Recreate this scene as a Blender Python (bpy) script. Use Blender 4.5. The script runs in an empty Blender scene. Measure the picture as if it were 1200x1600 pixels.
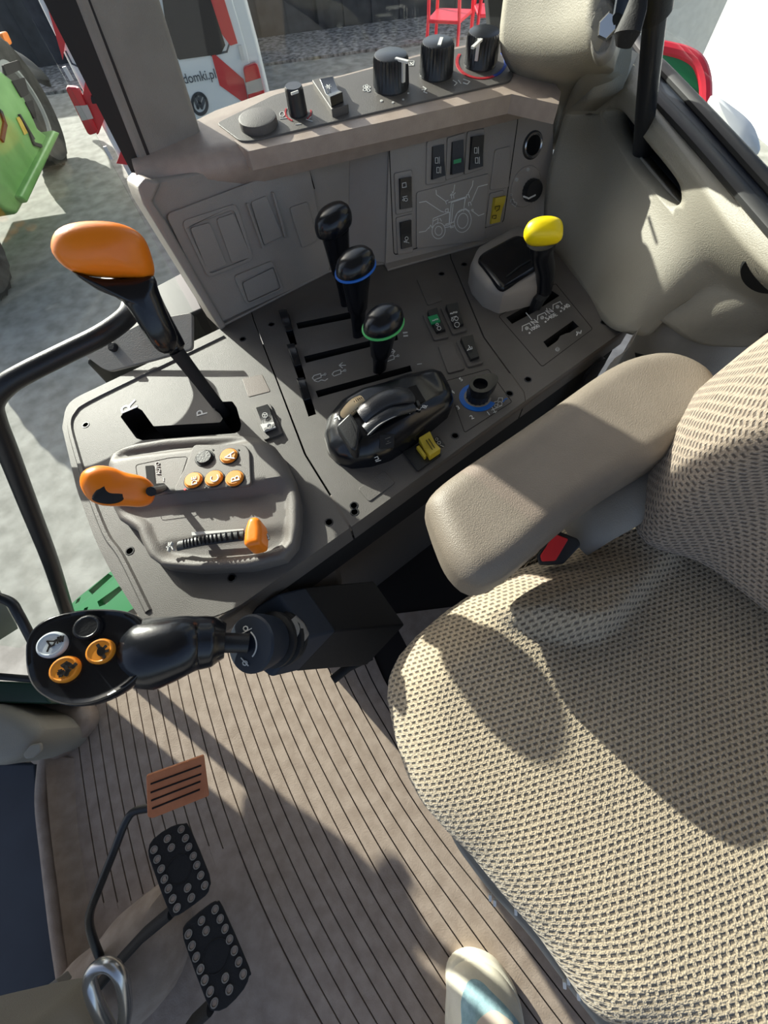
import bpy, bmesh, math, random
from mathutils import Vector, Matrix
from mathutils.geometry import tessellate_polygon
random.seed(7)
S = bpy.context.scene
COL = S.collection

# ---------------------------------------------------------------- camera, world, sun, exposure
F = 600.0
CAM = Vector((0, 0, .85))
RX = Vector((.991227901, .132163720, 0))
RY = Vector((-.118001231, .885009233, -.450371365))
RZ = Vector((-.0595227551, .446420663, .892841326))     # world axes written in camera coordinates
RM = Matrix((RX, RY, RZ))
cd = bpy.data.cameras.new('camera'); cam = bpy.data.objects.new('camera', cd); COL.objects.link(cam)
cd.sensor_fit = 'VERTICAL'; cd.sensor_height = 36.0; cd.lens = 36.0 * F / 1600.0
cd.clip_start = .01; cd.clip_end = 200
cam.matrix_world = Matrix.Translation(CAM) @ RM.to_4x4()
S.camera = cam
S.view_settings.view_transform = 'Standard'; S.view_settings.look = 'None'
S.view_settings.exposure = 0.1; S.view_settings.gamma = 1.0; S.view_settings.use_curve_mapping = False

SUN_AZ, SUN_EL = math.radians(-52), math.radians(21)
sd = Vector((math.cos(SUN_AZ) * math.cos(SUN_EL), math.sin(SUN_AZ) * math.cos(SUN_EL), -math.sin(SUN_EL)))
sl = bpy.data.lights.new('sun', 'SUN'); sl.energy = 9.8; sl.angle = math.radians(.6); sl.color = (1, .95, .86)
so = bpy.data.objects.new('sun', sl); COL.objects.link(so); so.rotation_euler = sd.to_track_quat('-Z', 'Y').to_euler()
so.location = (-4, 5, 4)
W = bpy.data.worlds.new('sky'); S.world = W; W.use_nodes = True
nt = W.node_tree; nt.nodes.clear()
wo = nt.nodes.new('ShaderNodeOutputWorld'); bg = nt.nodes.new('ShaderNodeBackground'); sk = nt.nodes.new('ShaderNodeTexSky')
sk.sky_type = 'NISHITA'; sk.sun_disc = False; sk.sun_elevation = math.radians(32); sk.sun_rotation = math.radians(-38); sk.air_density = .8; sk.dust_density = 2.5
hs = nt.nodes.new('ShaderNodeHueSaturation'); hs.inputs['Saturation'].default_value = .85
nt.links.new(sk.outputs[0], hs.inputs['Color']); nt.links.new(hs.outputs[0], bg.inputs[0]); nt.links.new(bg.outputs[0], wo.inputs[0])
bg.inputs[1].default_value = .20

# ---------------------------------------------------------------- photo-to-place helpers
def ray(px, py):
    return RM @ Vector(((px - 600) / F, (800 - py) / F, -1))
def P(px, py, z):                      # point of the level z seen at a pixel
    r = ray(px, py); return CAM + r * ((z - CAM.z) / r.z)
def D(px, py, depth):                  # point at a given depth
    return CAM + ray(px, py) * depth
def Dn(px, py, base):                  # point above 'base' nearest to the sight line
    r = ray(px, py); h = Vector((r.x, r.y)); b = Vector((base[0] - CAM.x, base[1] - CAM.y))
    return CAM + r * (b.dot(h) / h.dot(h))
class Pl:
    def __init__(s, o, u, v):
        s.o = Vector(o); s.u = Vector(u).normalized(); n = s.u.cross(Vector(v)).normalized(); s.n = n; s.v = n.cross(s.u)
    def px(s, x, y):
        r = ray(x, y); p = CAM + r * ((s.o - CAM).dot(s.n) / r.dot(s.n)) - s.o
        return (p.dot(s.u), p.dot(s.v))
    def w(s, a, b, h=0): return s.o + s.u * a + s.v * b + s.n * h
    def up(s, h): return Pl(s.o + s.n * h, s.u, s.v)
def plane2(a, b, tilt):                # plane through two points, leaning back by tilt
    a = Vector(a); b = Vector(b); d = (b - a).normalized(); o = Vector((-d.y, d.x, 0)).normalized(); t = math.radians(tilt)
    return Pl(a, d, o * math.sin(t) + Vector((0, 0, 1)) * math.cos(t))
def facing(p, n, right=None):          # plane through p with normal n, u close to the image right
    n = Vector(n).normalized(); r = Vector((RM[0][0], RM[1][0], RM[2][0])) if right is None else Vector(right)
    u = (r - n * r.dot(n)).normalized(); return Pl(p, u, n.cross(u))
VIEW = lambda p: (CAM - Vector(p)).normalized()
Z0 = lambda z: Pl((0, 0, z), (1, 0, 0), (0, 1, 0))
CP = Z0(.45); FL = Z0(0)
AX = Vector((math.cos(math.radians(31)), math.sin(math.radians(31)), 0))      # rearwards in the cab
BX = Vector((-AX.y, AX.x, 0))                                                  # towards the right-hand side

# ---------------------------------------------------------------- materials
def srgb(c):
    f = lambda v: v / 12.92 if v <= .04045 else ((v + .055) / 1.055) ** 2.4
    return tuple(f(x / 255) for x in c) + (1,)
def mat(name, c, rough=.5, metal=0, bump=0, bs=900, var=0, vs=30, coat=0, spec=.5, spk=0, c2=None):
    m = bpy.data.materials.new(name); m.use_nodes = True; t = m.node_tree; b = t.nodes['Principled BSDF']
    b.inputs['Base Color'].default_value = srgb(c); b.inputs['Roughness'].default_value = rough; b.inputs['Metallic'].default_value = metal
    b.inputs['Coat Weight'].default_value = coat; b.inputs['Specular IOR Level'].default_value = spec
    tc = t.nodes.new('ShaderNodeTexCoord')
    if bump:
        n = t.nodes.new('ShaderNodeTexNoise'); n.inputs['Scale'].default_value = bs; n.inputs['Detail'].default_value = 2
        bp = t.nodes.new('ShaderNodeBump'); bp.inputs['Strength'].default_value = bump; bp.inputs['Distance'].default_value = .001
        t.links.new(tc.outputs['Object'], n.inputs[0]); t.links.new(n.outputs[0], bp.inputs['Height']); t.links.new(bp.outputs[0], b.inputs['Normal'])
    if var:
        n2 = t.nodes.new('ShaderNodeTexNoise'); n2.inputs['Scale'].default_value = vs; n2.inputs['Detail'].default_value = 5
        t.links.new(tc.outputs['Object'], n2.inputs[0])
        cr = t.nodes.new('ShaderNodeValToRGB'); e = cr.color_ramp.elements
        lo = tuple(max(0, x - var) for x in c); hi = c2 or tuple(min(255, x + var) for x in c)
        e[0].position = .35; e[0].color = srgb(lo); e[1].position = .65; e[1].color = srgb(hi)
        t.links.new(n2.outputs[0], cr.inputs[0]); t.links.new(cr.outputs[0], b.inputs['Base Color'])
    return m
M = {}
M['console'] = mat('console_plastic', (91, 87, 83), .55, bump=.5, bs=1100, var=6, vs=12)
M['consoled'] = mat('console_side', (92, 85, 79), .6, bump=.4, bs=900)
M['pod'] = mat('dash_plastic', (154, 147, 139), .5, bump=.45, bs=1100, var=5, vs=9)
M['ledge'] = mat('dusty_ledge', (172, 156, 144), .45, bump=.3, bs=900, var=5, vs=60)
M['beige'] = mat('beige_trim', (152, 147, 134), .55, bump=.5, bs=700, var=5, vs=7)
M['greytrim'] = mat('grey_trim', (140, 136, 129), .6, bump=.4, bs=700, var=4)
M['module'] = mat('module_plastic', (106, 101, 96), .55, bump=.4, bs=1000)
M['brownb'] = mat('brown_cover', (100, 88, 80), .5, bump=.3)
M['knobm'] = mat('knob_black', (38, 40, 44), .32, bump=.2, bs=600)
M['black2'] = mat('dull_black', (50, 52, 55), .35, bump=.3, bs=500)
M['black'] = mat('black_plastic', (30, 31, 33), .38, bump=.25, bs=600)
M['blackm'] = mat('black_matt', (24, 24, 26), .7, bump=.3, bs=500)
M['gloss'] = mat('black_gloss', (20, 22, 27), .22, bump=.08, bs=300)
M['void'] = mat('slot_dark', (7, 7, 8), .9)
M['rubber'] = mat('rubber', (22, 23, 24), .6)
M['orange'] = mat('orange_plastic', (255, 136, 28), .33, var=4, vs=20, bump=.1, bs=300)
M['orangeb'] = mat('orange_button', (240, 150, 44), .4)
M['pedal'] = mat('orange_rubber', (198, 120, 74), .5, var=8, bump=.3, bs=300)
M['yellow'] = mat('yellow_plastic', (255, 226, 16), .35)
M['yellowd'] = mat('yellow_worn', (205, 180, 52), .45)
M['white'] = mat('white_print', (226, 226, 222), .6)
M['cream'] = mat('cream_ribs', (222, 196, 152), .5)
M['lgrey'] = mat('light_grey_print', (200, 200, 197), .6)
M['blue'] = mat('blue_plastic', (20, 104, 200), .4)
M['greenr'] = mat('green_ring', (84, 200, 110), .4)
M['greenl'] = mat('green_lens', (24, 150, 92), .4)
M['red'] = mat('red_plastic', (214, 36, 40), .4)
M['redp'] = mat('red_print', (200, 34, 48), .6)
M['steel'] = mat('steel', (190, 190, 188), .25, metal=.9)
M['bluegrey'] = mat('navy_panel', (30, 40, 54), .6, var=8, vs=6)
M['floor'] = mat('ribbed_mat', (156, 140, 126), .62, bump=.4, bs=400, var=9, vs=45)
M['groove'] = mat('groove_dark', (26, 20, 17), .9)
M['arm'] = mat('armrest_vinyl', (126, 116, 104), .5, bump=.5, bs=900, var=4, vs=20)
M['concrete'] = mat('concrete', (146, 145, 138), .9, bump=1, bs=45, var=15, vs=7)
M['vanwhite'] = mat('van_white', (214, 219, 220), .35, coat=.3)
M['vanred'] = mat('van_red', (196, 52, 56), .4)
M['dgreen'] = mat('dark_green', (22, 58, 42), .4)
M['tgreen'] = mat('green_paint', (112, 164, 84), .45, var=10, vs=5)
M['jgreen'] = mat('deep_green', (30, 118, 66), .4)
M['tyre'] = mat('tyre', (62, 60, 57), .85, bump=.5, bs=40, var=10, vs=10)
M['rim'] = mat('rim_grey', (150, 152, 150), .5)
M['darkglass'] = mat('dark_glass', (24, 26, 34), .12)
M['fence'] = mat('fence_slats', (56, 60, 66), .8, var=8, vs=6)
M['gravel'] = mat('gravel', (120, 118, 116), .95, var=40, vs=14, bump=1, bs=14)
M['sand'] = mat('yellow_moss', (214, 184, 84), .9, var=20, vs=8)
M['chair'] = mat('red_chair', (222, 40, 60), .4)
M['offwhite'] = mat('off_white_wall', (236, 238, 240), .7, var=6, vs=2)
M['tail'] = mat('tail_red', (190, 24, 34), .25, coat=.5)
M['tailc'] = mat('tail_clear', (176, 168, 160), .25, coat=.5)
M['olive'] = mat('container', (222, 219, 208), .6, var=5)
def glass_mat():
    m = bpy.data.materials.new('window_glass'); m.use_nodes = True; t = m.node_tree; t.nodes.clear()
    o = t.nodes.new('ShaderNodeOutputMaterial'); mx = t.nodes.new('ShaderNodeMixShader'); tr = t.nodes.new('ShaderNodeBsdfTransparent'); g = t.nodes.new('ShaderNodeBsdfGlossy')
    lw = t.nodes.new('ShaderNodeLayerWeight'); pw = t.nodes.new('ShaderNodeMath'); pw.operation = 'POWER'; pw.inputs[1].default_value = 5
    t.links.new(lw.outputs['Facing'], pw.inputs[0]); fr = t.nodes.new('ShaderNodeMath'); fr.operation = 'MULTIPLY_ADD'; fr.inputs[1].default_value = .5; fr.inputs[2].default_value = .025
    t.links.new(pw.outputs[0], fr.inputs[0])
    tr.inputs[0].default_value = (.95, .98, .965, 1); g.inputs['Roughness'].default_value = .02
    t.links.new(fr.outputs[0], mx.inputs[0]); t.links.new(tr.outputs[0], mx.inputs[1]); t.links.new(g.outputs[0], mx.inputs[2]); t.links.new(mx.outputs[0], o.inputs[0])
    return m
M['glass'] = glass_mat()
def fabric_mat(name, light, dark, ux):
    m = bpy.data.materials.new(name); m.use_nodes = True; t = m.node_tree; b = t.nodes['Principled BSDF']; L = t.links.new
    b.inputs['Roughness'].default_value = .9; b.inputs['Specular IOR Level'].default_value = .15
    b.inputs['Sheen Weight'].default_value = .25
    tc = t.nodes.new('ShaderNodeTexCoord'); mp = t.nodes.new('ShaderNodeMapping'); L(tc.outputs['UV'], mp.inputs[0])
    mp.inputs['Rotation'].default_value = (0, 0, ux)
    no = t.nodes.new('ShaderNodeTexNoise'); no.inputs['Scale'].default_value = 260; L(mp.outputs[0], no.inputs[0])
    mi = t.nodes.new('ShaderNodeMix'); mi.data_type = 'VECTOR'; mi.inputs[0].default_value = .0012
    L(mp.outputs[0], mi.inputs[4]); L(no.outputs['Color'], mi.inputs[5])
    br = t.nodes.new('ShaderNodeTexBrick'); L(mi.outputs[1], br.inputs[0])
    br.offset = .5; br.inputs['Scale'].default_value = 1; br.inputs['Brick Width'].default_value = .0066; br.inputs['Row Height'].default_value = .0048
    br.inputs['Mortar Size'].default_value = .0020; br.inputs['Mortar Smooth'].default_value = .6; br.inputs['Bias'].default_value = 0
    br.inputs['Color1'].default_value = srgb(dark); br.inputs['Color2'].default_value = srgb(tuple(x * .93 for x in dark)); br.inputs['Mortar'].default_value = srgb(light)
    n2 = t.nodes.new('ShaderNodeTexVoronoi'); n2.inputs['Scale'].default_value = 620; L(mp.outputs[0], n2.inputs[0])
    mr = t.nodes.new('ShaderNodeMapRange'); mr.inputs[1].default_value = 0; mr.inputs[2].default_value = .9; mr.inputs[3].default_value = 1.1; mr.inputs[4].default_value = .62
    L(n2.outputs['Distance'], mr.inputs[0])
    mu = t.nodes.new('ShaderNodeMix'); mu.data_type = 'RGBA'; mu.blend_type = 'MULTIPLY'; mu.inputs[0].default_value = 1
    L(br.outputs[0], mu.inputs[6]); L(mr.outputs[0], mu.inputs[7]); L(mu.outputs[2], b.inputs['Base Color'])
    ma = t.nodes.new('ShaderNodeMath'); ma.operation = 'ADD'; L(br.outputs['Fac'], ma.inputs[0]); L(mr.outputs[0], ma.inputs[1])
    bp = t.nodes.new('ShaderNodeBump'); bp.inputs['Strength'].default_value = .9; bp.inputs['Distance'].default_value = .0012
    L(ma.outputs[0], bp.inputs['Height']); L(bp.outputs[0], b.inputs['Normal'])
    return m
M['fabric'] = fabric_mat('honeycomb_fabric', (196, 180, 155), (116, 105, 91), math.radians(-8))
M['fabricb'] = fabric_mat('backrest_fabric', (176, 160, 143), (112, 100, 90), 0)

# ---------------------------------------------------------------- mesh helpers
def sharp(bm, ang):
    bm.normal_update()
    for e in bm.edges:
        e.smooth = not (len(e.link_faces) == 2 and e.calc_face_angle(0) > ang)
    for f in bm.faces: f.smooth = True
def obj(name, bm, m, parent=None, bevel=0, ang=35, seg=2, label=None, fix=True):
    if fix: bmesh.ops.recalc_face_normals(bm, faces=bm.faces)
    sharp(bm, math.radians(ang))
    me = bpy.data.meshes.new(name); bm.to_mesh(me); bm.free()
    for x in (m if isinstance(m, (list, tuple)) else [m]): me.materials.append(M[x] if isinstance(x, str) else x)
    o = bpy.data.objects.new(name, me); COL.objects.link(o)
    if bevel:
        b = o.modifiers.new('b', 'BEVEL'); b.width = bevel; b.segments = seg; b.limit_method = 'ANGLE'; b.angle_limit = math.radians(30)
        w = o.modifiers.new('w', 'WEIGHTED_NORMAL'); w.keep_sharp = False
    if parent is not None: adopt(o, parent)
    if label: o['label'] = label
    return o
WL = {}
def adopt(o, parent):
    o.parent = parent
    if parent.name in WL: o.matrix_parent_inverse = Matrix.Translation(-WL[parent.name])
def thing(name, label, cat, loc=(0, 0, 0), group=None):
    o = bpy.data.objects.new(name, None); COL.objects.link(o); o.location = loc; o.empty_display_size = .02
    WL[o.name] = Vector(loc); o['label'] = label; o['category'] = cat
    if group: o['group'] = group
    return o
def tag(o, label, cat, group=None):
    o['label'] = label; o['category'] = cat
    if group: o['group'] = group
    return o
def struct(o): o['kind'] = 'structure'; return o
NB = bmesh.new
def rp(pts, r, seg=4):                 # round the corners of a 2-D outline
    out = []; n = len(pts)
    for i in range(n):
        p = Vector(pts[i]); a = Vector(pts[i - 1]) - p; b = Vector(pts[(i + 1) % n]) - p
        rr = r[i] if isinstance(r, (list, tuple)) else r
        k = min(rr, a.length * .48, b.length * .48); A = p + a.normalized() * k; B = p + b.normalized() * k
        for j in range(seg + 1):
            t = j / seg; out.append(tuple((A * (1 - t) ** 2 + p * 2 * t * (1 - t) + B * t * t)))
    return out
def px(pl, pts): return [pl.px(*q) for q in pts]
def ext(bm, pl, pts, h0, h1, holes=(), hm=0):
    def dd(lp):
        out = []
        for p in lp:
            if not out or (Vector(p) - Vector(out[-1])).length > 1e-5: out.append(p)
        if (Vector(out[0]) - Vector(out[-1])).length <= 1e-5: out.pop()
        return out
    loops = [dd(pts)] + [dd(h) for h in holes]
    rings = []
    for lp in loops:
        rings.append(([bm.verts.new(pl.w(a, b, h0)) for a, b in lp], [bm.verts.new(pl.w(a, b, h1)) for a, b in lp]))
    for j, (lo, hi) in enumerate(rings):
        n = len(lo)
        for i in range(n):
            f = bm.faces.new((lo[i], lo[(i + 1) % n], hi[(i + 1) % n], hi[i]))
            if j and hm: f.material_index = hm
    if holes:
        tri = tessellate_polygon([[Vector((a, b, 0)) for a, b in lp] for lp in loops])
        flat_lo = [v for lo, hi in rings for v in lo]; flat_hi = [v for lo, hi in rings for v in hi]
        for t in tri:
            for fl in (flat_lo, flat_hi):
                try: bm.faces.new([fl[i] for i in t])
                except ValueError: pass
    else:
        bm.faces.new(rings[0][0]); bm.faces.new(rings[0][1])
    return bm
def frames(pts):
    T = []
    for i in range(len(pts)):
        T.append((pts[min(i + 1, len(pts) - 1)] - pts[max(i - 1, 0)]).normalized())
    n = T[0].orthogonal().normalized(); out = []
    for t in T:
        n = (n - t * n.dot(t)).normalized(); out.append((n, t.cross(n)))
    return out
def loft(bm, rings, cap=True, close=True):
    R = [[bm.verts.new(p) for p in r] for r in rings]
    for a, b in zip(R, R[1:]):
        n = len(a)
        for i in range(n if close else n - 1): bm.faces.new((a[i], a[(i + 1) % n], b[(i + 1) % n], b[i]))
    if cap: bm.faces.new(R[0]); bm.faces.new(R[-1])
    return R
def tube(bm, pts, r, seg=14, flat=1.0, cap=True, up=None):
    pts = [Vector(p) for p in pts]; fr = frames(pts); rings = []
    for i, p in enumerate(pts):
        n, b = fr[i]; rr = r
        if isinstance(r, list):
            x = i / (len(pts) - 1) * (len(r) - 1); k = min(int(x), len(r) - 2); t = x - k; a_, b_ = r[k], r[k + 1]
            rr = tuple(u * (1 - t) + v * t for u, v in zip(a_, b_)) if isinstance(a_, tuple) else a_ * (1 - t) + b_ * t
        if up is not None:
            t = n.cross(b); n = (Vector(up) - t * Vector(up).dot(t)).normalized(); b = t.cross(n)
        ra, rb = rr if isinstance(rr, (list, tuple)) else (rr, rr * flat)
        rings.append([p + n * math.cos(2 * math.pi * k / seg) * ra + b * math.sin(2 * math.pi * k / seg) * rb for k in range(seg)])
    loft(bm, rings, cap); return bm
def smooth_path(pts, k=6):
    pts = [Vector(p) for p in pts]; out = []
    q = [pts[0] * 2 - pts[1]] + pts + [pts[-1] * 2 - pts[-2]]
    for i in range(1, len(q) - 2):
        a, b, c, d = q[i - 1:i + 3]
        for j in range(k):
            t = j / k; out.append(.5 * ((2 * b) + (c - a) * t + (2 * a - 5 * b + 4 * c - d) * t * t + (3 * b - a - 3 * c + d) * t ** 3))
    out.append(pts[-1]); return out
def lathe(bm, c, n, prof, seg=28, cap=True, ribs=0, ribd=0, ribrange=None):
    c = Vector(c); n = Vector(n).normalized(); u = n.orthogonal().normalized(); v = n.cross(u); rings = []
    for k, (r, h) in enumerate(prof):
        ring = []
        for i in range(seg):
            a = 2 * math.pi * i / seg; rr = r
            if ribs and ribrange[0] <= k <= ribrange[1] and i % 2: rr = r - ribd
            ring.append(c + u * math.cos(a) * rr + v * math.sin(a) * rr + n * h)
        rings.append(ring)
    loft(bm, rings, cap); return bm
def resample(pts, n):
    pts = [Vector(p) for p in pts] + [Vector(pts[0])]; L = [0]
    for a, b in zip(pts, pts[1:]): L.append(L[-1] + (b - a).length)
    out = []; j = 0
    for i in range(n):
        s = L[-1] * i / n
        while L[j + 1] < s: j += 1
        t = (s - L[j]) / max(1e-9, L[j + 1] - L[j]); out.append(pts[j].lerp(pts[j + 1], t))
    return out
def closed_smooth(pts, k=5):
    pts = [Vector(p) for p in pts]; n = len(pts); out = []
    for i in range(n):
        a, b, c, d = pts[i - 1], pts[i], pts[(i + 1) % n], pts[(i + 2) % n]
        for j in range(k):
            t = j / k; out.append(.5 * ((2 * b) + (c - a) * t + (2 * a - 5 * b + 4 * c - d) * t * t + (3 * b - a - 3 * c + d) * t ** 3))
    return [tuple(p) for p in out]
def sdist(p, poly):
    m = 1e9
    for i in range(len(poly)):
        a = poly[i - 1]; e = poly[i] - a; t = max(0, min(1, (p - a).dot(e) / max(1e-12, e.length_squared)))
        m = min(m, (p - a - e * t).length)
    return m
def inside(p, poly):
    c = False
    for i in range(len(poly)):
        a, b = poly[i - 1], poly[i]
        if (a.y > p.y) != (b.y > p.y) and p.x < (b.x - a.x) * (p.y - a.y) / (b.y - a.y) + a.x: c = not c
    return c
def pillow(bm, pl, outline, H, r, base=0, N=72, K=14, fn=None, ctr=None, uv=False, under=True):
    # soft solid: outline walls from 'base', edge radius r, top at H, fn(x, y) adds height
    o = resample(outline, N); c = Vector(ctr) if ctr else sum(o, Vector((0, 0))) / N
    rings = []; 
    if base < H - r: rings.append([(p, base) for p in o])
    for k in range(K):
        s = 1 - (k / K) ** 1.9
        ring = []
        for p in o:
            q = c + (p - c) * s; d = sdist(q, o) if s < 1 else 0; t = min(d / r, 1)
            h = H - r + r * math.sqrt(max(0, 1 - (1 - t) ** 2))
            if fn: h += fn(q.x, q.y) * min(1, t + .0)
            ring.append((q, h))
        rings.append(ring)
    R = [[bm.verts.new(pl.w(q.x, q.y, h)) for q, h in g] for g in rings]
    faces = []
    for a, b in zip(R, R[1:]):
        for i in range(N): faces.append(bm.faces.new((a[i], a[(i + 1) % N], b[(i + 1) % N], b[i])))
    cv = bm.verts.new(pl.w(c.x, c.y, H + (fn(c.x, c.y) if fn else 0)))
    for i in range(N): faces.append(bm.faces.new((R[-1][i], R[-1][(i + 1) % N], cv)))
    if under: bm.faces.new(list(reversed(R[0])))
    if uv:
        l = bm.loops.layers.uv.verify()
        for f in faces:
            for lp in f.loops:
                d = lp.vert.co - pl.o; lp[l].uv = (d.dot(pl.u) + .35 * min(0, d.dot(pl.n)), d.dot(pl.v) + .0 * d.dot(pl.n))
    return bm
def disc(bm, pl, c, r, h0, h1, seg=28, chamf=.0):
    prof = [(r, h0), (r, h1 - chamf), (r - chamf, h1)] if chamf else [(r, h0), (r, h1)]
    return lathe(bm, pl.w(c[0], c[1]), pl.n, prof, seg)
def strokes(bm, pl, lines, w, h=.0004):           # printed line work traced on a plane
    for ln in lines:
        pts = [Vector(pl.px(*q)) for q in ln]
        for a, b in zip(pts, pts[1:]):
            d = b - a
            if d.length < 1e-6: continue
            d.normalize(); n = Vector((-d.y, d.x)) * w / 2; a2 = a - d * w * .4; b2 = b + d * w * .4
            ext(bm, pl, [tuple(a2 - n), tuple(b2 - n), tuple(b2 + n), tuple(a2 + n)], -.0002, h)
    return bm
def circ(cx, cy, r, ry=None, a0=0, a1=360, n=18, rot=0):
    ry = ry or r; o = []; c, s = math.cos(math.radians(rot)), math.sin(math.radians(rot))
    for i in range(n + 1):
        a = math.radians(a0 + (a1 - a0) * i / n); x, y = r * math.cos(a), ry * math.sin(a)
        o.append((cx + x * c - y * s, cy + x * s + y * c))
    return o
def text(pl, s, a, b, m, parent, name='lettering', h=.0006, fill=1.0, tall=None):
    A = Vector(pl.px(*a)); B = Vector(pl.px(*b)); d = B - A; Wd = d.length * fill
    cu = bpy.data.curves.new('t', 'FONT'); cu.body = s; cu.align_x = 'CENTER'; cu.align_y = 'CENTER'; cu.extrude = .02; cu.size = 1
    to = bpy.data.objects.new('t', cu); COL.objects.link(to)
    me = bpy.data.meshes.new_from_object(to.evaluated_get(bpy.context.evaluated_depsgraph_get()))
    bpy.data.objects.remove(to)
    xs = [v.co.x for v in me.vertices]; ys = [v.co.y for v in me.vertices]
    cx, cy = (min(xs) + max(xs)) / 2, (min(ys) + max(ys)) / 2; k = Wd / (max(xs) - min(xs)) if len(s) > 1 else Wd * 1.35 / (max(ys) - min(ys)); ky = tall / (max(ys) - min(ys)) if tall else k
    d.normalize(); n = Vector((-d.y, d.x)); c = (A + B) / 2
    for v in me.vertices:
        q = c + d * (v.co.x - cx) * k + n * (v.co.y - cy) * ky; hh = h if v.co.z > 0 else -.0002
        v.co = pl.w(q.x, q.y, hh)
    me.materials.clear(); me.materials.append(M[m]); me.name = name
    o = bpy.data.objects.new(name, me); COL.objects.link(o)
    if parent is not None: adopt(o, parent)
    return o
def join_into(dst, src):               # merge a mesh into a part so the part stays one object
    bm = NB(); bm.from_mesh(dst.data); n = len(dst.data.materials); k = len(bm.faces)
    bm.from_mesh(src.data); bm.faces.ensure_lookup_table()
    for m_ in src.data.materials: dst.data.materials.append(m_)
    for f in bm.faces[k:]: f.material_index += n
    bm.to_mesh(dst.data); bm.free(); bpy.data.objects.remove(src)
def icon(name, pl, lines, w, m, parent, h=.0006):
    return obj(name, strokes(NB(), pl, lines, w, h), m, parent)
def surf(bm, grid, k=5, thick=0, uvs=None):       # smooth patch through a grid of points
    rows = [smooth_path(r, k) for r in grid]; cols = list(zip(*rows)); g = [smooth_path(c, k) for c in cols]
    V = [[bm.verts.new(p) for p in r] for r in g]; fs = []
    l = bm.loops.layers.uv.verify() if uvs else None
    for i in range(len(V) - 1):
        for j in range(len(V[0]) - 1):
            f = bm.faces.new((V[i][j], V[i + 1][j], V[i + 1][j + 1], V[i][j + 1])); fs.append(f)
    return V

# ================================================================ the cab shell
def C(s, ox, oy, pts): return [(ox + x / s, oy + y / s) for x, y in pts]
# floor mat: strips between curved grooves
YS = [960, 1060, 1150, 1240, 1330, 1420, 1510, 1600, 1760]
KEY = {0: [102, 112, 121, 133, 147, 164, 183, 205, 245], 10: [262, 277, 297, 320, 350, 386, 428, 475, 562], 19: [405, 440, 478, 523, 571, 622, 678, 735, 842], 24: [500, 540, 588, 639, 702, 774, 845, 915, 1045], 27: [560, 600, 655, 712, 784, 865, 948, 1030, 1180]}
KW = {k: smooth_path([P(x, y, 0) for x, y in zip(v, YS)], 4) for k, v in KEY.items()}
def rib(i):
    ks = sorted(KEY)
    for a, b in zip(ks, ks[1:]):
        if a <= i <= b:
            t = (i - a) / (b - a); return [p.lerp(q, t) for p, q in zip(KW[a], KW[b])]
bm = NB(); FB = [(-1.1, 1.0), (-1.1, -.9), (1.0, -.9), (1.0, 1.0)]
FB = [(-.66, .24), (-.72, -.9), (1.0, -.9), (1.0, .75), (.2, .62), (-.15, .5)]
ext(bm, FL, FB, -.03, -.004)
for f in bm.faces: f.material_index = 1
endY = lambda i: 1403 if i <= 3 else (1400 - (i - 3) * 8 if i <= 6 else (1362 - (i - 6) * 7))
for i in range(-1, 27):
    a = rib(i) if i >= 0 else [p + Vector((-.03, -.002, 0)) for p in rib(0)]
    b = rib(i + 1)
    g = .0013; A = []; B2 = []
    for k in range(len(a)):
        d = (b[k] - a[k]).normalized(); A.append(a[k] + d * (g if i >= 0 else 0)); B2.append(b[k] - d * g)
    if i < 11:
        lim = P(200, endY(max(i, 0)), 0).y
        n = sum(1 for p in A if p.y > lim); A = A[:n + 1]; B2 = B2[:n + 1]
    def strip(z0, z1, L_, R_):
        lo = [[bm.verts.new((p.x, p.y, z)) for z in (z0, z1)] for p in L_]; hi = [[bm.verts.new((p.x, p.y, z)) for z in (z0, z1)] for p in R_]
        for k in range(len(L_) - 1):
            bm.faces.new((lo[k][1], lo[k + 1][1], hi[k + 1][1], hi[k][1]))
            bm.faces.new((lo[k][0], lo[k + 1][0], lo[k + 1][1], lo[k][1])); bm.faces.new((hi[k][0], hi[k + 1][0], hi[k + 1][1], hi[k][1]))
        for e in (0, -1): bm.faces.new((lo[e][0], lo[e][1], hi[e][1], hi[e][0]))
    strip(-.004, 0, A, B2)
    if i >= 23 and i % 2 == 1: pass
# smooth plates round the ribs
ext(bm, FL, [tuple(P(x, y, 0).xy) for x, y in [(118, 1412), (200, 1410), (262, 1376), (326, 1322)]] + [tuple((p + Vector((-.002, 0, 0))).xy) for p in rib(11) if p.y < P(326, 1324, 0).y] + [tuple(P(100, 1760, 0).xy), tuple(P(60, 1600, 0).xy)], -.004, -.0005)
ext(bm, FL, [tuple(P(p[0], p[1], 0).xy) for p in [(610, 960), (662, 1060), (715, 1150), (775, 1240), (850, 1330), (1020, 1510), (1300, 1760), (1500, 1200), (1100, 900)]], -.004, 0)
struct(obj('floor', bm, ['floor', 'groove']))
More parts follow.
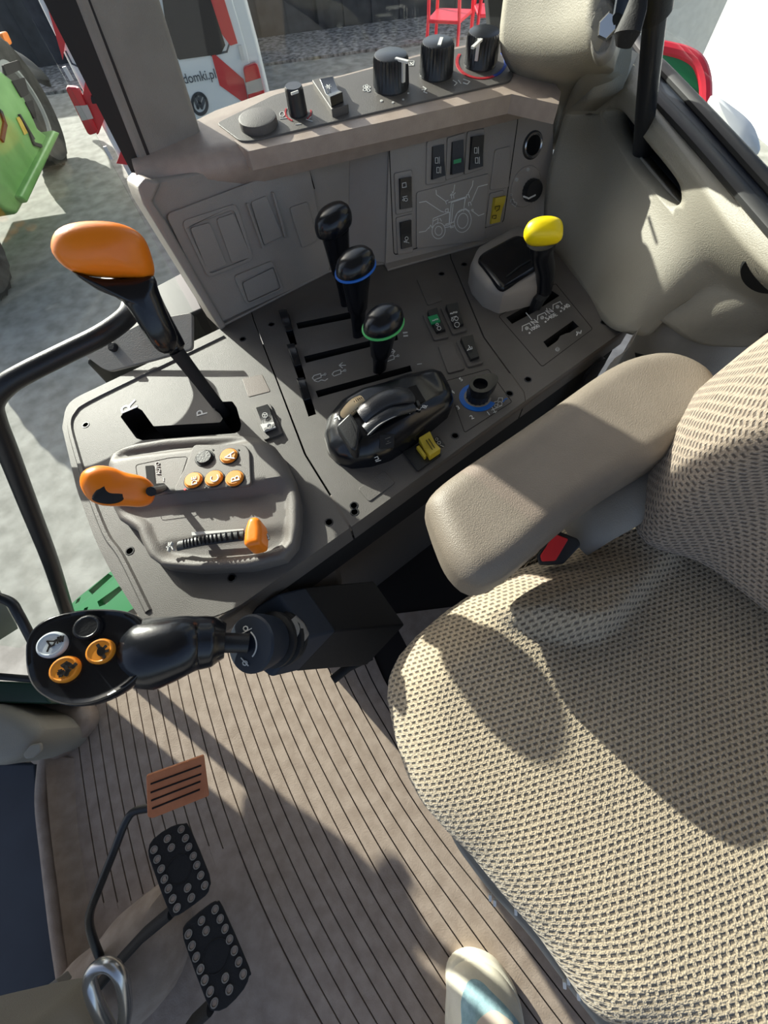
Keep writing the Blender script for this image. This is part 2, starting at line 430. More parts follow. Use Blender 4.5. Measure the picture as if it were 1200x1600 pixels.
# left side sill, front bulkhead and the raised footwell hump
fl_edge = px(FL, [(150, 1105), (118, 1180), (60, 1188), (-200, 1190), (-200, 1100), (-60, 1040)])
t = struct(obj('wall_front', ext(NB(), Z0(0), px(Z0(.0), [(64, 1190), (75, 1300), (92, 1440), (105, 1520), (-300, 1800), (-700, 1500), (-300, 1190)]), -.12, .012), 'bluegrey', bevel=.006))
bm = NB()
tube(bm, smooth_path([P(70, 1185, .02), P(66, 1250, .015), P(76, 1340, .015), P(90, 1450, .015), P(104, 1540, .02)], 5), .011)
loft(bm, [[P(x, 1178, .012), P(x2, 1300, .004), P(x3, 1420, .004), P(x4, 1500, .01)] for x, x2, x3, x4 in ((66, 72, 86, 100),)] , False) if 0 else None
struct(obj('trim_1', bm, 'floor'))
bm = NB(); q = Z0(0)
surf(bm, [[P(118, 1185, -.001), P(123, 1290, -.001), P(140, 1400, -.001), P(165, 1560, -.001)], [P(92, 1183, .012), P(98, 1290, .012), P(112, 1400, .012), P(135, 1560, .012)], [P(70, 1182, .03), P(78, 1290, .03), P(92, 1400, .03), P(112, 1560, .03)]], 5)
struct(obj('trim_2', bm, 'floor', fix=False))
# corner trim box of the front post (beige) with dark green frame behind it
bp = Z0(.12)
bm = NB(); pillow(bm, Z0(.0), rp(px(Z0(.03), [(-200, 1085), (60, 1100), (112, 1120), (128, 1140), (112, 1165), (78, 1186), (-30, 1190), (-260, 1190)]), .012), .125, .02, N=90)
struct(obj('trim_3', bm, 'beige'))
bm = NB(); pillow(bm, Z0(.0), rp(px(Z0(.0), [(60, 1090), (150, 1100), (158, 1125), (140, 1150), (100, 1185), (60, 1195)]), .012), .03, .018, N=70)
struct(obj('trim_4', bm, 'floor'))
bm = NB(); pillow(bm, Z0(.123), rp(px(Z0(.123), [(38, 1178), (50, 1163), (66, 1160), (68, 1172), (55, 1184), (42, 1186)]), .004), .004, .003, N=30)
struct(obj('trim_5', bm, 'beige'))
bm = NB(); ext(bm, Z0(.0), px(Z0(.1), [(-200, 1058), (60, 1066), (80, 1100), (-200, 1096)]), -.1, .1)
struct(obj('trim_6', bm, 'dgreen', bevel=.004))
bm = NB(); tube(bm, [P(-200, 1052, .11), P(0, 1057, .11), P(60, 1062, .11)], .006); struct(obj('trim_7', bm, 'rubber'))

# side window geometry
CE = [P(97, 668, .45), P(345, 512, .45)]
GA = P(100, 635, .45) + BX * .05; GB = GA + AX * .30
B0 = P(222, 268, .62)
def vwall(a, b, z0, z1, th=.006):
    d = (Vector(b) - Vector(a)); d.z = 0; d.normalize(); n = Vector((-d.y, d.x, 0)); bm = NB()
    return ext(bm, Pl((0, 0, 0), (1, 0, 0), (0, 1, 0)), [tuple(Vector(a).xy), tuple(Vector(b).xy), tuple((Vector(b) + n * th).xy), tuple((Vector(a) + n * th).xy)], z0, z1)
PBL = P(222, 268, .625); PBR = P(322, 228, .625)
g1 = GA - AX * .5
w1 = struct(obj('window_1', vwall(g1, PBL + Vector((-.035, .01, 0)), -.05, 1.5, .004), 'glass'))
# B pillar beside the dash
def updown(b, qx, qy, zt=1.55, zb=None):
    t_ = Dn(qx, qy, b); d = t_ - b; e = b + d * ((zt - b.z) / d.z); s_ = b + d * (((zb if zb is not None else b.z - .12) - b.z) / d.z); return s_, e
bl0, bl1 = updown(PBL, 117, 0); br0, br1 = updown(PBR, 252, 0)
back = Vector((-.03, .06, 0))
bm = NB(); loft(bm, [[bl0, br0, br0 + back, bl0 + back], [bl1, br1, br1 + back, bl1 + back]])
struct(obj('wall_pillar_middle', bm, 'greytrim', bevel=.008))
rl = P(211, 268, .62); rl0, rl1 = updown(rl, 74, 0, zb=.3)
bm = NB(); o1 = Vector((-.006, .02, 0)); bl_ = [bl0 + Vector((-.002, .004, -.2)), bl1 + Vector((-.002, .004, 0))]
loft(bm, [[rl0, bl_[0], bl_[0] + o1, rl0 + o1], [rl1, bl_[1], bl_[1] + o1, rl1 + o1]])
struct(obj('trim_8', bm, 'rubber', bevel=.003))
# black sill below window 1, seen under the gear lever
bm = NB(); a = P(180, 498, .33); b = P(330, 420, .33)
ext(bm, Z0(0), [tuple(P(132, 565, .4).xy), tuple(P(345, 470, .4).xy), tuple(P(330, 400, .4).xy), tuple(P(232, 452, .4).xy), tuple(P(196, 478, .4).xy)], .25, .4)
struct(obj('trim_9', bm, 'rubber', bevel=.006))

# ================================================================ side console
K = thing('side_console', 'grey-brown side console with lever slots running beside the seat', 'console', (0, .4, .3))
GATE = [(188, 651), (197, 641), (213, 636), (222, 641), (240, 666), (344, 660), (348, 654), (343, 646), (335, 640), (343, 628), (363, 627), (370, 637), (377, 663), (375, 673), (367, 677), (223, 688), (213, 685)]
fo = rp(px(CP, [(97, 668), (104, 628), (345, 513), (360, 465), (384, 455), (395.5, 500), (475, 710), (546, 825), (375, 946), (330, 966), (225, 975), (208, 950), (170, 888), (148, 842), (120, 765)]), [.004, .02, 0, 0, 0, 0, 0, 0, .004, .02, .02, .01, .02, .01, .01])
bm = NB(); ext(bm, CP, fo, -.035, 0, [rp(px(CP, GATE), .002, 2)], 1)
front = obj('front_panel', bm, ['console', 'void'], K, bevel=0)
# raised rim line of the front panel
rimp = [(114, 690), (110, 655), (130, 632), (352, 526)]
bm = NB(); tube(bm, smooth_path([P(*q, .4502) for q in [(232, 955), (190, 870), (165, 835), (135, 755), (118, 700), (109, 665), (116, 643), (140, 627), (240, 578), (350, 525)]], 4), .0042, 8, flat=.4, up=(0, 0, 1)) if 0 else None
def ribbon(bm, pts, w, z, h):
    pts = [Vector((p.x, p.y)) for p in pts]; V = []
    for i, p in enumerate(pts):
        d = (pts[min(i + 1, len(pts) - 1)] - pts[max(0, i - 1)]).normalized(); n = Vector((-d.y, d.x)) * w / 2
        V.append([bm.verts.new((p.x + s_ * n.x * k, p.y + s_ * n.y * k, z + hh)) for s_, k, hh in ((-1, 1, 0), (-1, .5, h), (1, .5, h), (1, 1, 0))])
    for a, b in zip(V, V[1:]):
        for i in range(3): bm.faces.new((a[i], b[i], b[i + 1], a[i + 1]))
bm = NB(); ribbon(bm, smooth_path([P(*q, .45) for q in [(232, 955), (190, 870), (165, 833), (135, 755), (118, 700), (110, 665), (117, 645), (140, 627), (240, 578), (350, 525)]], 4), .008, .45, .0022)
obj('raised_rim', bm, 'console', K)
S1 = [(463, 505), (466, 514), (552, 497), (549, 487)]; S2 = [(475, 557), (478, 567), (622, 531), (620, 522)]; S3 = [(493, 611), (497, 621), (644, 580), (641, 571)]
T1 = [(437, 492), (451, 490), (464, 538), (455, 541)]; T2 = [(450, 545), (463, 543), (478, 592), (467, 595)]; T3 = [(465, 598), (478, 596), (494, 647), (482, 651)]
mo = px(CP, [(397, 499.5), (386, 455), (500, 405), (560, 380), (700, 355), (703.5, 403), (755, 527.5), (818.5, 614.5), (820, 626.5), (549, 823), (478, 709)])
bm = NB(); ext(bm, CP, mo, -.035, 0, [px(CP, s_) for s_ in (S1, S2, S3, T1, T2, T3)], 1)
obj('middle_panel', bm, ['console', 'void'], K)
P1 = [(791, 496), (823, 478), (838, 468), (862, 454), (874, 462), (832, 489), (800, 506)]; P2 = [(849, 534), (895, 501), (905, 511), (892, 519), (884, 521), (875, 525), (872, 531), (857, 545)]
ro = px(CP, [(705, 403), (700, 350), (862, 320), (884, 362), (988, 506), (975, 515.5), (822, 625.5), (820, 613.5), (757, 526.5)])
bm = NB(); ext(bm, CP, ro, -.035, 0, [px(CP, P1), px(CP, P2)], 1)
obj('rear_panel', bm, ['console', 'void'], K)
# body under the panels, dark wells, inner skirt
inA, inB = P(375, 945, .45), P(975, 515, .45)
bm = NB(); ib = [Vector(q) for q in fo]
body = [P(118, 680, .45), P(120, 640, .45), P(350, 530, .45), P(700, 380, .45), P(880, 370, .45), P(975, 516, .45), P(376, 942, .45), P(225, 955, .45)]
ext(bm, Z0(0), [tuple((p - BX * 0 + (Vector((0, 0, 0)))).xy) for p in body], .36, .4145)
obj('console_tray', bm, 'void', K)
sk = Pl(inA, AX, Vector((0, 0, 1)))
bm = NB(); L0 = (inB - inA).length
def prof(s0, s1, pr):
    return [[inA + AX * s_ + BX * o_ + Vector((0, 0, z_ - .45)) for o_, z_ in pr] for s_ in (s0, s1)]
loft(bm, prof(-.06, L0 + .005, [(.0, .4495), (-.001, .44), (.004, .425), (.004, .40), (.03, .385), (.05, .385), (.05, .4495)]))
obj('inner_skirt', bm, 'consoled', K, bevel=.003)
bm = NB(); loft(bm, prof(-.02, L0 + .03, [(.03, .386), (.05, .20), (.045, .0), (.2, .0), (.2, .386)]))
obj('lower_body', bm, 'consoled', K, bevel=.004)
bm = NB(); ext(bm, Z0(0), [tuple(p.xy) for p in (P(225, 957, .45), P(135, 760, .45), P(118, 668, .45), P(345, 520, .45), P(470, 640, .45), P(500, 850, .45), P(376, 945, .45))], .28, .412)
obj('front_body', bm, 'consoled', K, bevel=.006)
disc(b_ := NB(), Pl(P(928, 580, .40), AX, Vector((0, 0, 1))), (0, 0), .022, -.003, .002); obj('round_cap', b_, 'blackm', K)
def screw(pl, q, r=.0036):
    c = pl.px(*q); o = obj('screw', lathe(NB(), pl.w(*c), pl.n, [(r * 1.5, 0), (r * 1.4, .0005), (r * 1.05, .0005), (r * .95, -.0008), (r * .5, -.0006)], 16), 'black', K)
    return o
for q in [(134, 664), (379, 530), (203, 861), (362, 903), (514, 816), (554, 800)] : screw(CP, q)
for q in [(424, 507), (690, 428), (825, 593), (796, 615), (711, 681), (553, 790), (944, 504), (725, 413)]: screw(CP, q)
def plate(pl, quad, r, h, name, m, parent, bev=.0008, lip=0):
    o = obj(name, ext(NB(), pl, rp(px(pl, quad), r, 4), -.002, h), m, parent, bevel=bev); return o
plate(CP, [(378, 592), (410, 585), (423, 612), (388, 621)], .003, .0006, 'blank_cover', 'brownb', K)
plate(CP, [(651, 437), (675, 432), (692, 470), (668, 478)], .004, .0016, 'blank_cover', 'console', K)
plate(CP, [(684, 542), (706, 536), (726, 578), (700, 585)], .004, .0022, 'blank_cover', 'console', K)
plate(CP, [(559, 764), (600, 736), (618, 755), (577, 785)], .004, .0012, 'blank_cover', 'console', K)
def groove(pl, quad, parent, r=.003, w=.0008, name='seam', m='groove'):
    pts = [pl.w(*q, .0002) for q in rp(px(pl, quad), r, 4)]; bm = NB()
    pts.append(pts[0]); ps = [Vector(pl_) for pl_ in pts]
    q2 = rp(px(pl, quad), r, 4); q2.append(q2[0])
    for a, b in zip(q2, q2[1:]):
        a, b = Vector(a), Vector(b)
        if (b - a).length < 1e-6: continue
        d = (b - a).normalized(); n = Vector((-d.y, d.x)) * w / 2
        ext(bm, pl, [tuple(a - n), tuple(b - n), tuple(b + n), tuple(a + n)], -.0002, .0003)
    return obj(name, bm, m, parent)
groove(CP, [(779, 494), (868, 443), (926, 514), (847, 573)], K, .004)
groove(CP, [(618, 445), (640, 437), (646, 512), (665, 543)], K, 0, .0004) if 0 else None
groove(CP, [(697, 595), (763, 577), (800, 628), (726, 676)], K, .003)
def rocker(pl, bez, body, parent, m='black', prof_=(.0075, .006, .0045, .004, .0045), lens=None, bh=.003, bezm='pod', icons=(), extra=None, lab=None):
    r = obj('rocker_switch', ext(NB(), pl, rp(px(pl, bez), .003, 4), -.002, bh), bezm, parent, bevel=.0012)
    if lab: r['label'] = lab
    a, b, c, d = [Vector(q) for q in px(pl, body)]; rings = []; n = 8
    bm = NB(); rows = []
    for i in range(n + 1):
        t = i / n; l = a.lerp(d, t); rr = b.lerp(c, t); x = t * (len(prof_) - 1); k = min(int(x), len(prof_) - 2); hh = prof_[k] + (prof_[k + 1] - prof_[k]) * (x - k)
        rows.append([pl.w(l.x, l.y, 0), pl.w(*(l + (rr - l) * .05), hh + bh), pl.w(*(l + (rr - l) * .95), hh + bh), pl.w(rr.x, rr.y, 0)])
    loft(bm, rows, True, False)
    bm.faces.new([bm.verts[i] for i in ()]) if 0 else None
    o = obj('rocker_button', bm, m, r, ang=50)
    up = pl.up(bh + min(prof_) + .0012)
    if lens:
        lm, quad = lens; obj('indicator_lens', ext(NB(), up, px(up, quad), -.001, .0012), lm, r)
    up2 = pl.up(bh + max(prof_) * .82 + .0006)
    for ln, w in icons: icon('symbol', up2, ln, w, 'white', r)
    return r
icwheel = lambda x, y, s: [circ(x, y, s, n=10)]
rocker(CP, [(395, 640), (423, 632), (443, 679), (414, 690)], [(403, 645), (423, 639), (434, 671), (416, 680)], K, bezm='console', lab='rocker switch with steering wheel symbols', prof_=(.007, .005, .0035, .005, .0065), lens=('lgrey', [(407, 664), (428, 660), (431, 668), (413, 675)]), icons=[([circ(414, 649, 4, n=10), [(414, 649), (414, 653)], [(410, 648), (418, 648)], circ(421, 666, 4, n=10)], .0006)])
rb = rocker(CP, [(660, 493), (685, 487), (701, 529), (678, 534)], [(667, 495), (683, 490), (696, 521), (681, 525)], K, bezm='console', lens=('greenl', [(668.5, 496), (683, 492), (688, 503), (674, 507)]), lab='rocker switch with green AUTO lens', icons=[([circ(683, 507, 2, n=6), circ(686, 513, 3, n=8)], .0005)])
u9 = CP.up(.0112); text(u9, 'AUTO', (675, 501.5), (684.5, 498.5), 'white', rb)
rb = rocker(CP, [(688, 483), (713, 477), (730, 518), (707, 525)], [(695, 486), (715, 482), (724, 512), (709, 517)], K, bezm='console', icons=[([circ(707, 500, 2, n=6), circ(713, 498, 3, n=8), [(705, 497), (713, 494)], circ(714, 507.5, 4, n=9)], .0005)], lab='rocker switch reading AUTO in white')
text(u9, 'AUTO', (702.5, 490.5), (714.5, 487.5), 'white', rb)
rocker(CP, [(712, 535), (735, 529), (755, 569), (731, 576)], [(718, 537), (738, 532), (748, 563), (734, 568)], K, bezm='console', lab='dotted black rocker switch above the blue-ringed dial', icons=[([[(730, 548), (734, 542), (736, 546)], [(732, 540), (734, 542)], [(731, 547), (738, 545), (737, 542)]], .0006)])
# slot lettering and oil symbols
text(CP, 'R', (203, 641), (199, 629), 'white', K); text(CP, 'P', (316, 649), (315, 640), 'white', K)
text(CP, 'I', (656, 571), (655, 567), 'lgrey', K); text(CP, 'II', (634, 526), (633, 519), 'lgrey', K, tall=.007)
cyl = lambda x, y: [[(x, y), (x + 3, y - 4), (x + 13, y - 7), (x + 14, y - 1), (x + 3, y + 3), (x, y)], [(x + 14, y - 4), (x + 18, y - 5)], circ(x + 20, y - 6, 1.6, n=6)]
for L_ in (cyl(488, 591), cyl(519, 585), cyl(602, 562)): icon('cylinder_symbol', CP, L_, .0011, 'lgrey', K)
icon('wave_symbol', CP, [[(491, 595), (497, 597), (502, 594), (508, 595), (512, 592)]], .0011, 'lgrey', K)
icon('arrow_symbol', CP, [[(530, 571), (540, 571)], [(535, 567), (530, 571), (535, 575)]], .0011, 'lgrey', K)
icon('arrow_symbol', CP, [[(608, 551), (617, 549)], [(613, 546), (617, 549), (614, 553)]], .0011, 'lgrey', K)
# PTO lettering
icon('pto_symbols', CP, sum([[[(x - 7, y + 4), (x - 7, y - 3), (x + 4, y - 8), (x + 7, y - 4)], circ(x, y, 2.4, n=7), circ(x, y, 1.0, n=6)] for x, y in ((823, 513), (847, 496.5), (871, 479.5))], []) + [[(822, 489), (831, 500)]] + [[(854, 482), (855, 486)]], .0011, 'white', K)
for s_, a, b in (('1000', (829, 515.5), (842, 508.5)), ('540E', (853, 499), (869, 491)), ('540', (878, 483), (889, 476.5)), ('N', (832.5, 505), (837.5, 502)), ('N', (856, 488), (861, 485))): text(CP, s_, a, b, 'white', K)
for a in ((827, 520), (852, 502.5), (876, 486)): obj('print_square', ext(NB(), CP, px(CP, [(a[0] - 1.3, a[1]), (a[0] + .9, a[1] - 1.2), (a[0] + 2, a[1] + .8), (a[0] - .2, a[1] + 2)]), 0, .0005), 'white', K)
icon('animal_symbols', CP, [[(901, 524), (903, 519), (907, 521), (908, 517)], [(901, 519), (905, 521)], circ(871, 546, 2.6, n=8), circ(871, 546, 1, n=6)], .0015, 'white', K)
# three black catch levers at the left of the slots
for quad in ([(437, 492), (450, 490), (458, 517), (447, 520)], [(450, 545), (462, 543), (471, 571), (461, 574)], [(465, 598), (477, 596), (486, 624), (476, 627)]):
    bm = NB(); a = px(CP, quad); rows = []
    for t_, h in ((0, .0), (0.02, .009), (.3, .012), (.7, .009), (1, .002)):
        l = Vector(a[0]).lerp(Vector(a[3]), t_); r_ = Vector(a[1]).lerp(Vector(a[2]), t_)
        rows.append([CP.w(l.x, l.y, -.01), CP.w(l.x, l.y, h), CP.w(r_.x, r_.y, h), CP.w(r_.x, r_.y, -.01)])
    loft(bm, rows); obj('slot_catch', bm, 'gloss', K, bevel=.001)

# dial with blue ring and numbers
dc = CP.px(746, 621)
def arc_ring(bm, pl, c, r0, r1, a0, a1, h, n=30):
    pts = [(c[0] + r1 * math.cos(math.radians(a0 + (a1 - a0) * i / n)), c[1] + r1 * math.sin(math.radians(a0 + (a1 - a0) * i / n))) for i in range(n + 1)]
    pts += [(c[0] + r0 * math.cos(math.radians(a1 + (a0 - a1) * i / n)), c[1] + r0 * math.sin(math.radians(a1 + (a0 - a1) * i / n))) for i in range(n + 1)]
    return ext(bm, pl, pts, -.0002, h)
dl = thing('depth_dial', 'black round dial with blue ring and numbers 1 to 5', 'dial', CP.w(*dc))
obj('blue_ring', arc_ring(NB(), CP, dc, .018, .0245, 60, 325, .0012), 'blue', dl)
obj('grey_ring', arc_ring(NB(), CP, dc, .014, .018, 60, 345, .0012), 'greytrim', dl)
obj('dial_base', lathe(NB(), CP.w(*dc), CP.n, [(.0155, 0), (.0155, .012), (.0145, .014)], 32, ribs=1, ribd=.0012, ribrange=(0, 1)), 'black', dl)
bm = NB(); dk = Pl(CP.w(dc[0], dc[1], .013), CP.u, CP.v); kn = closed_smooth([(-.014, -.002), (-.011, -.011), (0, -.0155), (.012, -.011), (.024, .004), (.021, .014), (.010, .0155), (-.004, .0135), (-.012, .007)], 4)
ext(bm, dk, kn, 0, .012, [[(c_.x * .0095, c_.y * .0095) for c_ in [Vector((math.cos(2 * math.pi * i / 24), math.sin(2 * math.pi * i / 24))) for i in range(24)]]])
obj('dial_knob', bm, 'gloss', dl, bevel=.0015)
disc(b_ := NB(), dk, (0, 0), .0096, -.001, .004); obj('knob_well', b_, 'void', dl)
icon('pointer', dk.up(.0045), [[(743, 616), (747, 608)]], .0009, 'white', dl)
for s_, q in (('5', (720, 593)), ('4', (707, 613)), ('3', (715.5, 637)), ('2', (737, 652)), ('1', (763, 646))): text(CP, s_, (q[0] - 2.4, q[1] + 1), (q[0] + 2.4, q[1] - 1), 'white', dl)
icon('tractor_symbol', CP, [circ(775, 634, 2.4, n=8), circ(781, 631, 3.4, n=8), [(771, 632), (773, 628), (778, 627), (779, 622), (785, 622), (785, 628)], [(768, 641), (784, 634)], [(769, 637), (774, 645)], [(776, 643), (771, 645)]], .0009, 'lgrey', dl)
icon('blue_arrow', CP, [[(786, 628), (789, 624), (792, 623)]], .0014, 'blue', dl)
# yellow hand-throttle style slide switch
SW = thing('slide_switch', 'black slide switch with yellow ridged cap near console edge', 'switch', P(665, 710, .45))
q = C(5, 480, 560, [(745, 745), (860, 690), (1045, 740), (1050, 770), (870, 890), (850, 885), (770, 800)])
obj('switch_frame', ext(NB(), CP, rp(px(CP, C(5, 480, 560, [(742, 738), (935, 640), (1050, 760), (862, 892)])), .003), 0, .003), 'black', SW, bevel=.001)
cy = CP.up(.003)
bm = NB(); a = px(cy, C(5, 480, 560, [(870, 660), (955, 608), (1040, 745), (955, 800)])); rows = []
for t_, h in ((0, .0), (0, .011), (.5, .006), (1, .011), (1, 0)):
    l = Vector(a[0]).lerp(Vector(a[3]), t_); r_ = Vector(a[1]).lerp(Vector(a[2]), t_); rows.append([cy.w(l.x, l.y, h), cy.w(r_.x, r_.y, h)])
bm = NB(); lo = [bm.verts.new(p[0]) for p in rows]; hi = [bm.verts.new(p[1]) for p in rows]
bm.faces.new(lo); bm.faces.new(hi)
for i in range(5): bm.faces.new((lo[i], lo[(i + 1) % 5], hi[(i + 1) % 5], hi[i]))
cap = obj('yellow_cap', bm, 'yellowd', SW, bevel=.001)
icon('ridge', cy.up(.0085), [C(5, 480, 560, [(930, 640), (985, 725)]), C(5, 480, 560, [(950, 630), (1005, 715)])], .0007, 'groove', cap)
obj('yellow_tab', ext(NB(), cy, px(cy, C(5, 480, 560, [(852, 710), (875, 700), (932, 780), (915, 795)])), 0, .006), 'yellowd', SW, bevel=.0006)
plate(CP, C(5, 480, 560, [(985, 628), (1020, 603), (1080, 680), (1050, 700)]), .003, .001, 'symbol_plate', 'black', SW)
icon('symbol', CP.up(.001), [circ(*C(5, 480, 560, [(1012, 632)])[0], 2, n=8), circ(*C(5, 480, 560, [(1030, 660)])[0], 2.4, n=8), C(5, 480, 560, [(1040, 680), (1065, 690)])], .0009, 'lgrey', SW)

# ---- switch module with lettered buttons
MZ = .028; mp_ = CP.up(MZ)
MO = C(3, 80, 540, [(292, 600), (300, 530), (345, 500), (420, 478), (560, 455), (720, 443), (880, 438), (980, 450), (1060, 492), (1110, 560), (1148, 640), (1172, 740), (1172, 860), (1155, 945), (1100, 1010), (950, 1050), (700, 1062), (540, 1045), (478, 1000), (445, 935), (425, 880), (340, 830), (310, 770), (297, 690)])
MDL = thing('switch_module', 'raised grey-brown module with lettered orange buttons on console', 'switch module', P(310, 790, .45))
def mfn(x, y):
    a = Vector(mp_.px(255, 862)); b = Vector(mp_.px(430, 838)); p = Vector((x, y)); e = b - a; t = max(0, min(1, (p - a).dot(e) / e.length_squared)); d = (p - a - e * t).length
    r1 = Vector(mp_.px(215, 742)); r2 = Vector(mp_.px(395, 720)); e2 = r2 - r1; t2 = max(-.3, min(1.2, (p - r1).dot(e2) / e2.length_squared)); d2 = (p - r1 - e2 * t2).length
    sm = lambda v, lo, hi: (lambda t: t * t * (3 - 2 * t))(max(0, min(1, (v - lo) / (hi - lo))))
    return -.013 * sm(d2, .026, .042) - .004 * (1 - sm(d, .006, .02))
bm = NB(); pillow(bm, CP, px(Z0(.458), MO), MZ, .016, 0, N=110, K=34, fn=mfn)
obj('module_shell', bm, 'module', MDL)
plate(mp_, C(3, 80, 540, [(575, 690), (640, 560), (672, 470), (910, 468), (935, 500), (942, 660)]), .006, .003, 'button_plate', 'module', MDL, bev=.0015)
bt = mp_.up(.003)
for q, m, s_, lab in (((320, 716), 'black', '', 'blank black button'), ((358, 713), 'orangeb', 'A', 'orange button A'), ((303, 751), 'orangeb', 'DE', 'orange button DE'), ((335, 748), 'orangeb', 'C', 'orange button C'), ((367, 748), 'orangeb', 'B', 'orange button B')):
    c_ = bt.px(*q)
    b1 = obj('push_button', lathe(NB(), bt.w(*c_), bt.n, [(.0106, 0), (.0106, .0012), (.0096, .0014), (.0094, .0030), (.0086, .0036)], 28), m, MDL, label=lab)
    obj('button_ring', lathe(NB(), bt.w(*c_), bt.n, [(.0116, -.001), (.0116, .0009), (.0107, .0009), (.0107, -.001)], 28, cap=False), 'blackm', b1)
    if s_:
        wpx = {'A': 9, 'B': 8, 'C': 8, 'DE': 12}[s_]; bb = bt.up(.0037)
        text(bb, s_, (q[0] + 1, q[1] + wpx / 2), (q[0], q[1] - wpx / 2), 'white', b1, tall=None if s_ != 'DE' else .006)
disc(b_ := NB(), bt, bt.px(289.5, 765), .0013, 0, .001); obj('red_indicator', b_, mat('red_lamp', (255, 60, 60), .3), MDL)
for q in ((322, 761), (354, 760), (333, 703), (373, 703)): disc(b_ := NB(), bt, bt.px(*q), .0011, 0, .0006); obj('indicator', b_, 'blackm', MDL)
obj('selector_slot', ext(NB(), mp_, rp(px(mp_, C(3, 80, 540, [(442, 565), (482, 562), (490, 648), (532, 645), (537, 680), (470, 686), (450, 640)])), .0012), -.002, .0006), 'void', MDL)
text(mp_.up(.0004), 'AUTO', (248, 742), (246, 722), 'lgrey', MDL, name='auto_lettering'); icon('mark', mp_, [[(256, 752), (256, 747)]], .0009, 'lgrey', MDL)
groove(mp_, C(3, 80, 540, [(395, 560), (560, 525), (640, 520), (585, 690), (420, 712)]), MDL, .004, .0004)
SZ = CP.up(MZ - .008)
bm = NB(); path = smooth_path([SZ.w(*SZ.px(x, y), h) for x, y, h in ((279, 853, .0), (300, 851, .004), (325, 848, .007), (350, 845, .0075), (384, 840, .006))], 8); 
tube(bm, path, [(.0026, .0062)] * len(path), 12, up=(0, 0, 1)); sl_ = obj('ribbed_slide', bm, 'black', MDL, label='black ribbed slide strip')
bm = NB()
for i in range(4, len(path) - 2, 2):
    tube(bm, [path[i] + Vector((.0, .0052, .0022)), path[i] + Vector((.001, 0, .0034)), path[i] + Vector((.002, -.0052, .0022))], .0008, 6)
obj('slide_rib', bm, 'gloss', sl_)
plate(CP.up(MZ - .006), C(3, 80, 540, [(662, 878), (905, 862), (905, 868), (664, 894)]), 0, .002, 'light_strip', 'lgrey', MDL, bev=0)
icon('hare_symbol', CP.up(MZ - .007), [C(3, 80, 540, x) for x in ([(555, 965), (560, 930)], [(550, 950), (570, 945), (578, 960)], [(565, 940), (572, 928)])], .0013, 'lgrey', MDL, h=.004)
bm = NB(); pillow(bm, CP.up(MZ - .006), px(CP.up(MZ), closed_smooth(C(3, 80, 540, [(1000, 872), (1015, 880), (1017, 900), (1003, 903), (995, 890)]), 3)), .004, .002, N=24, K=5); obj('tortoise_knob', bm, 'steel', MDL)
HZ = CP.up(MZ)
bm = NB(); pillow(bm, CP.up(MZ - .006), px(CP.up(MZ + .012), rp(C(3, 80, 540, [(912, 870), (930, 815), (962, 806), (982, 818), (992, 870), (988, 935), (925, 950), (906, 935)]), 6)), .024, .006, N=48, K=12)
obj('slide_handle', bm, 'orange', MDL, label='small orange wedge handle')

# ---- throttle quadrant
TQ = thing('throttle_quadrant', 'glossy black rounded quadrant housing in the middle of the console', 'throttle', P(600, 680, .45))
q4 = lambda L_: C(2.609, 380, 360, L_)
TO = q4([(335, 850), (345, 790), (400, 725), (480, 680), (570, 655), (660, 615), (770, 590), (815, 605), (845, 660), (856, 705), (838, 745), (785, 790), (700, 860), (600, 925), (520, 950), (440, 958), (385, 940), (350, 905)])
def tfn(x, y):
    u_, v_ = Vector((x, y)) - Vector(CP.px(600, 665)), None; d = AX.x * u_.x + AX.y * u_.y; return .010 * max(0, 1 - (d / .075) ** 2)
bm = NB(); pillow(bm, CP, px(Z0(.458), TO), .03, .018, 0, N=100, K=22, fn=tfn); obj('quadrant_housing', bm, 'gloss', TQ)
bm = NB(); pillow(bm, CP, [tuple(Vector(CP.px(595, 690)).lerp(Vector(q_), 1.03)) for q_ in px(Z0(.455), TO)], .006, .004, 0, N=100, K=10); obj('base_rim', bm, 'console', TQ)
TZ = .45 + .0485
tp = lambda pts, z=TZ: [P(*C(5, 480, 560, [(x, y)])[0], z + dz) for x, y, dz in pts]
bm = NB(); pth = smooth_path(tp([(425, 450, -.004), (500, 380, .004), (610, 315, .008), (720, 290, .007), (800, 295, -.002)]), 6); tube(bm, pth, [(.006, .0125)] * len(pth), 14, up=(0, 0, 1)); ar = obj('curved_cover', bm, 'black2', TQ)
bm = NB(); pth = smooth_path(tp([(460, 560, -.009), (560, 470, -.001), (680, 410, .002), (820, 375, -.006)]), 6); tube(bm, pth, [(.005, .009)] * len(pth), 14, up=(0, 0, 1)); obj('curved_cover', bm, 'black2', TQ)
bm = NB(); pth = smooth_path(tp([(425, 395, -.002), (500, 335, .008), (610, 287, .012), (700, 272, .012), (790, 285, .003)]), 6); tube(bm, pth, .0011, 8); obj('bright_edge', bm, 'lgrey', TQ)
bm = NB(); pth = smooth_path(tp([(470, 600, -.006), (560, 520, .0), (680, 455, .003), (800, 415, -.002), (940, 370, -.012)]), 6); tube(bm, pth, .0005, 8); obj('scale_line', bm, 'lgrey', TQ)
bm = NB(); qq = [tp([(x, y, z)])[0] for x, y, z in ((790, 235, -.008), (850, 215, -.012), (925, 340, -.014), (865, 360, -.008))]
loft(bm, [[p + Vector((0, 0, -.012)) for p in qq], [p + Vector((0, 0, .002)) for p in qq]]); obj('quadrant_slot', bm, 'void', TQ)
qq = [tp([(x, y, z)])[0] for x, y, z in ((845, 325, .0), (870, 320, .0), (890, 360, .0), (865, 368, .0))]
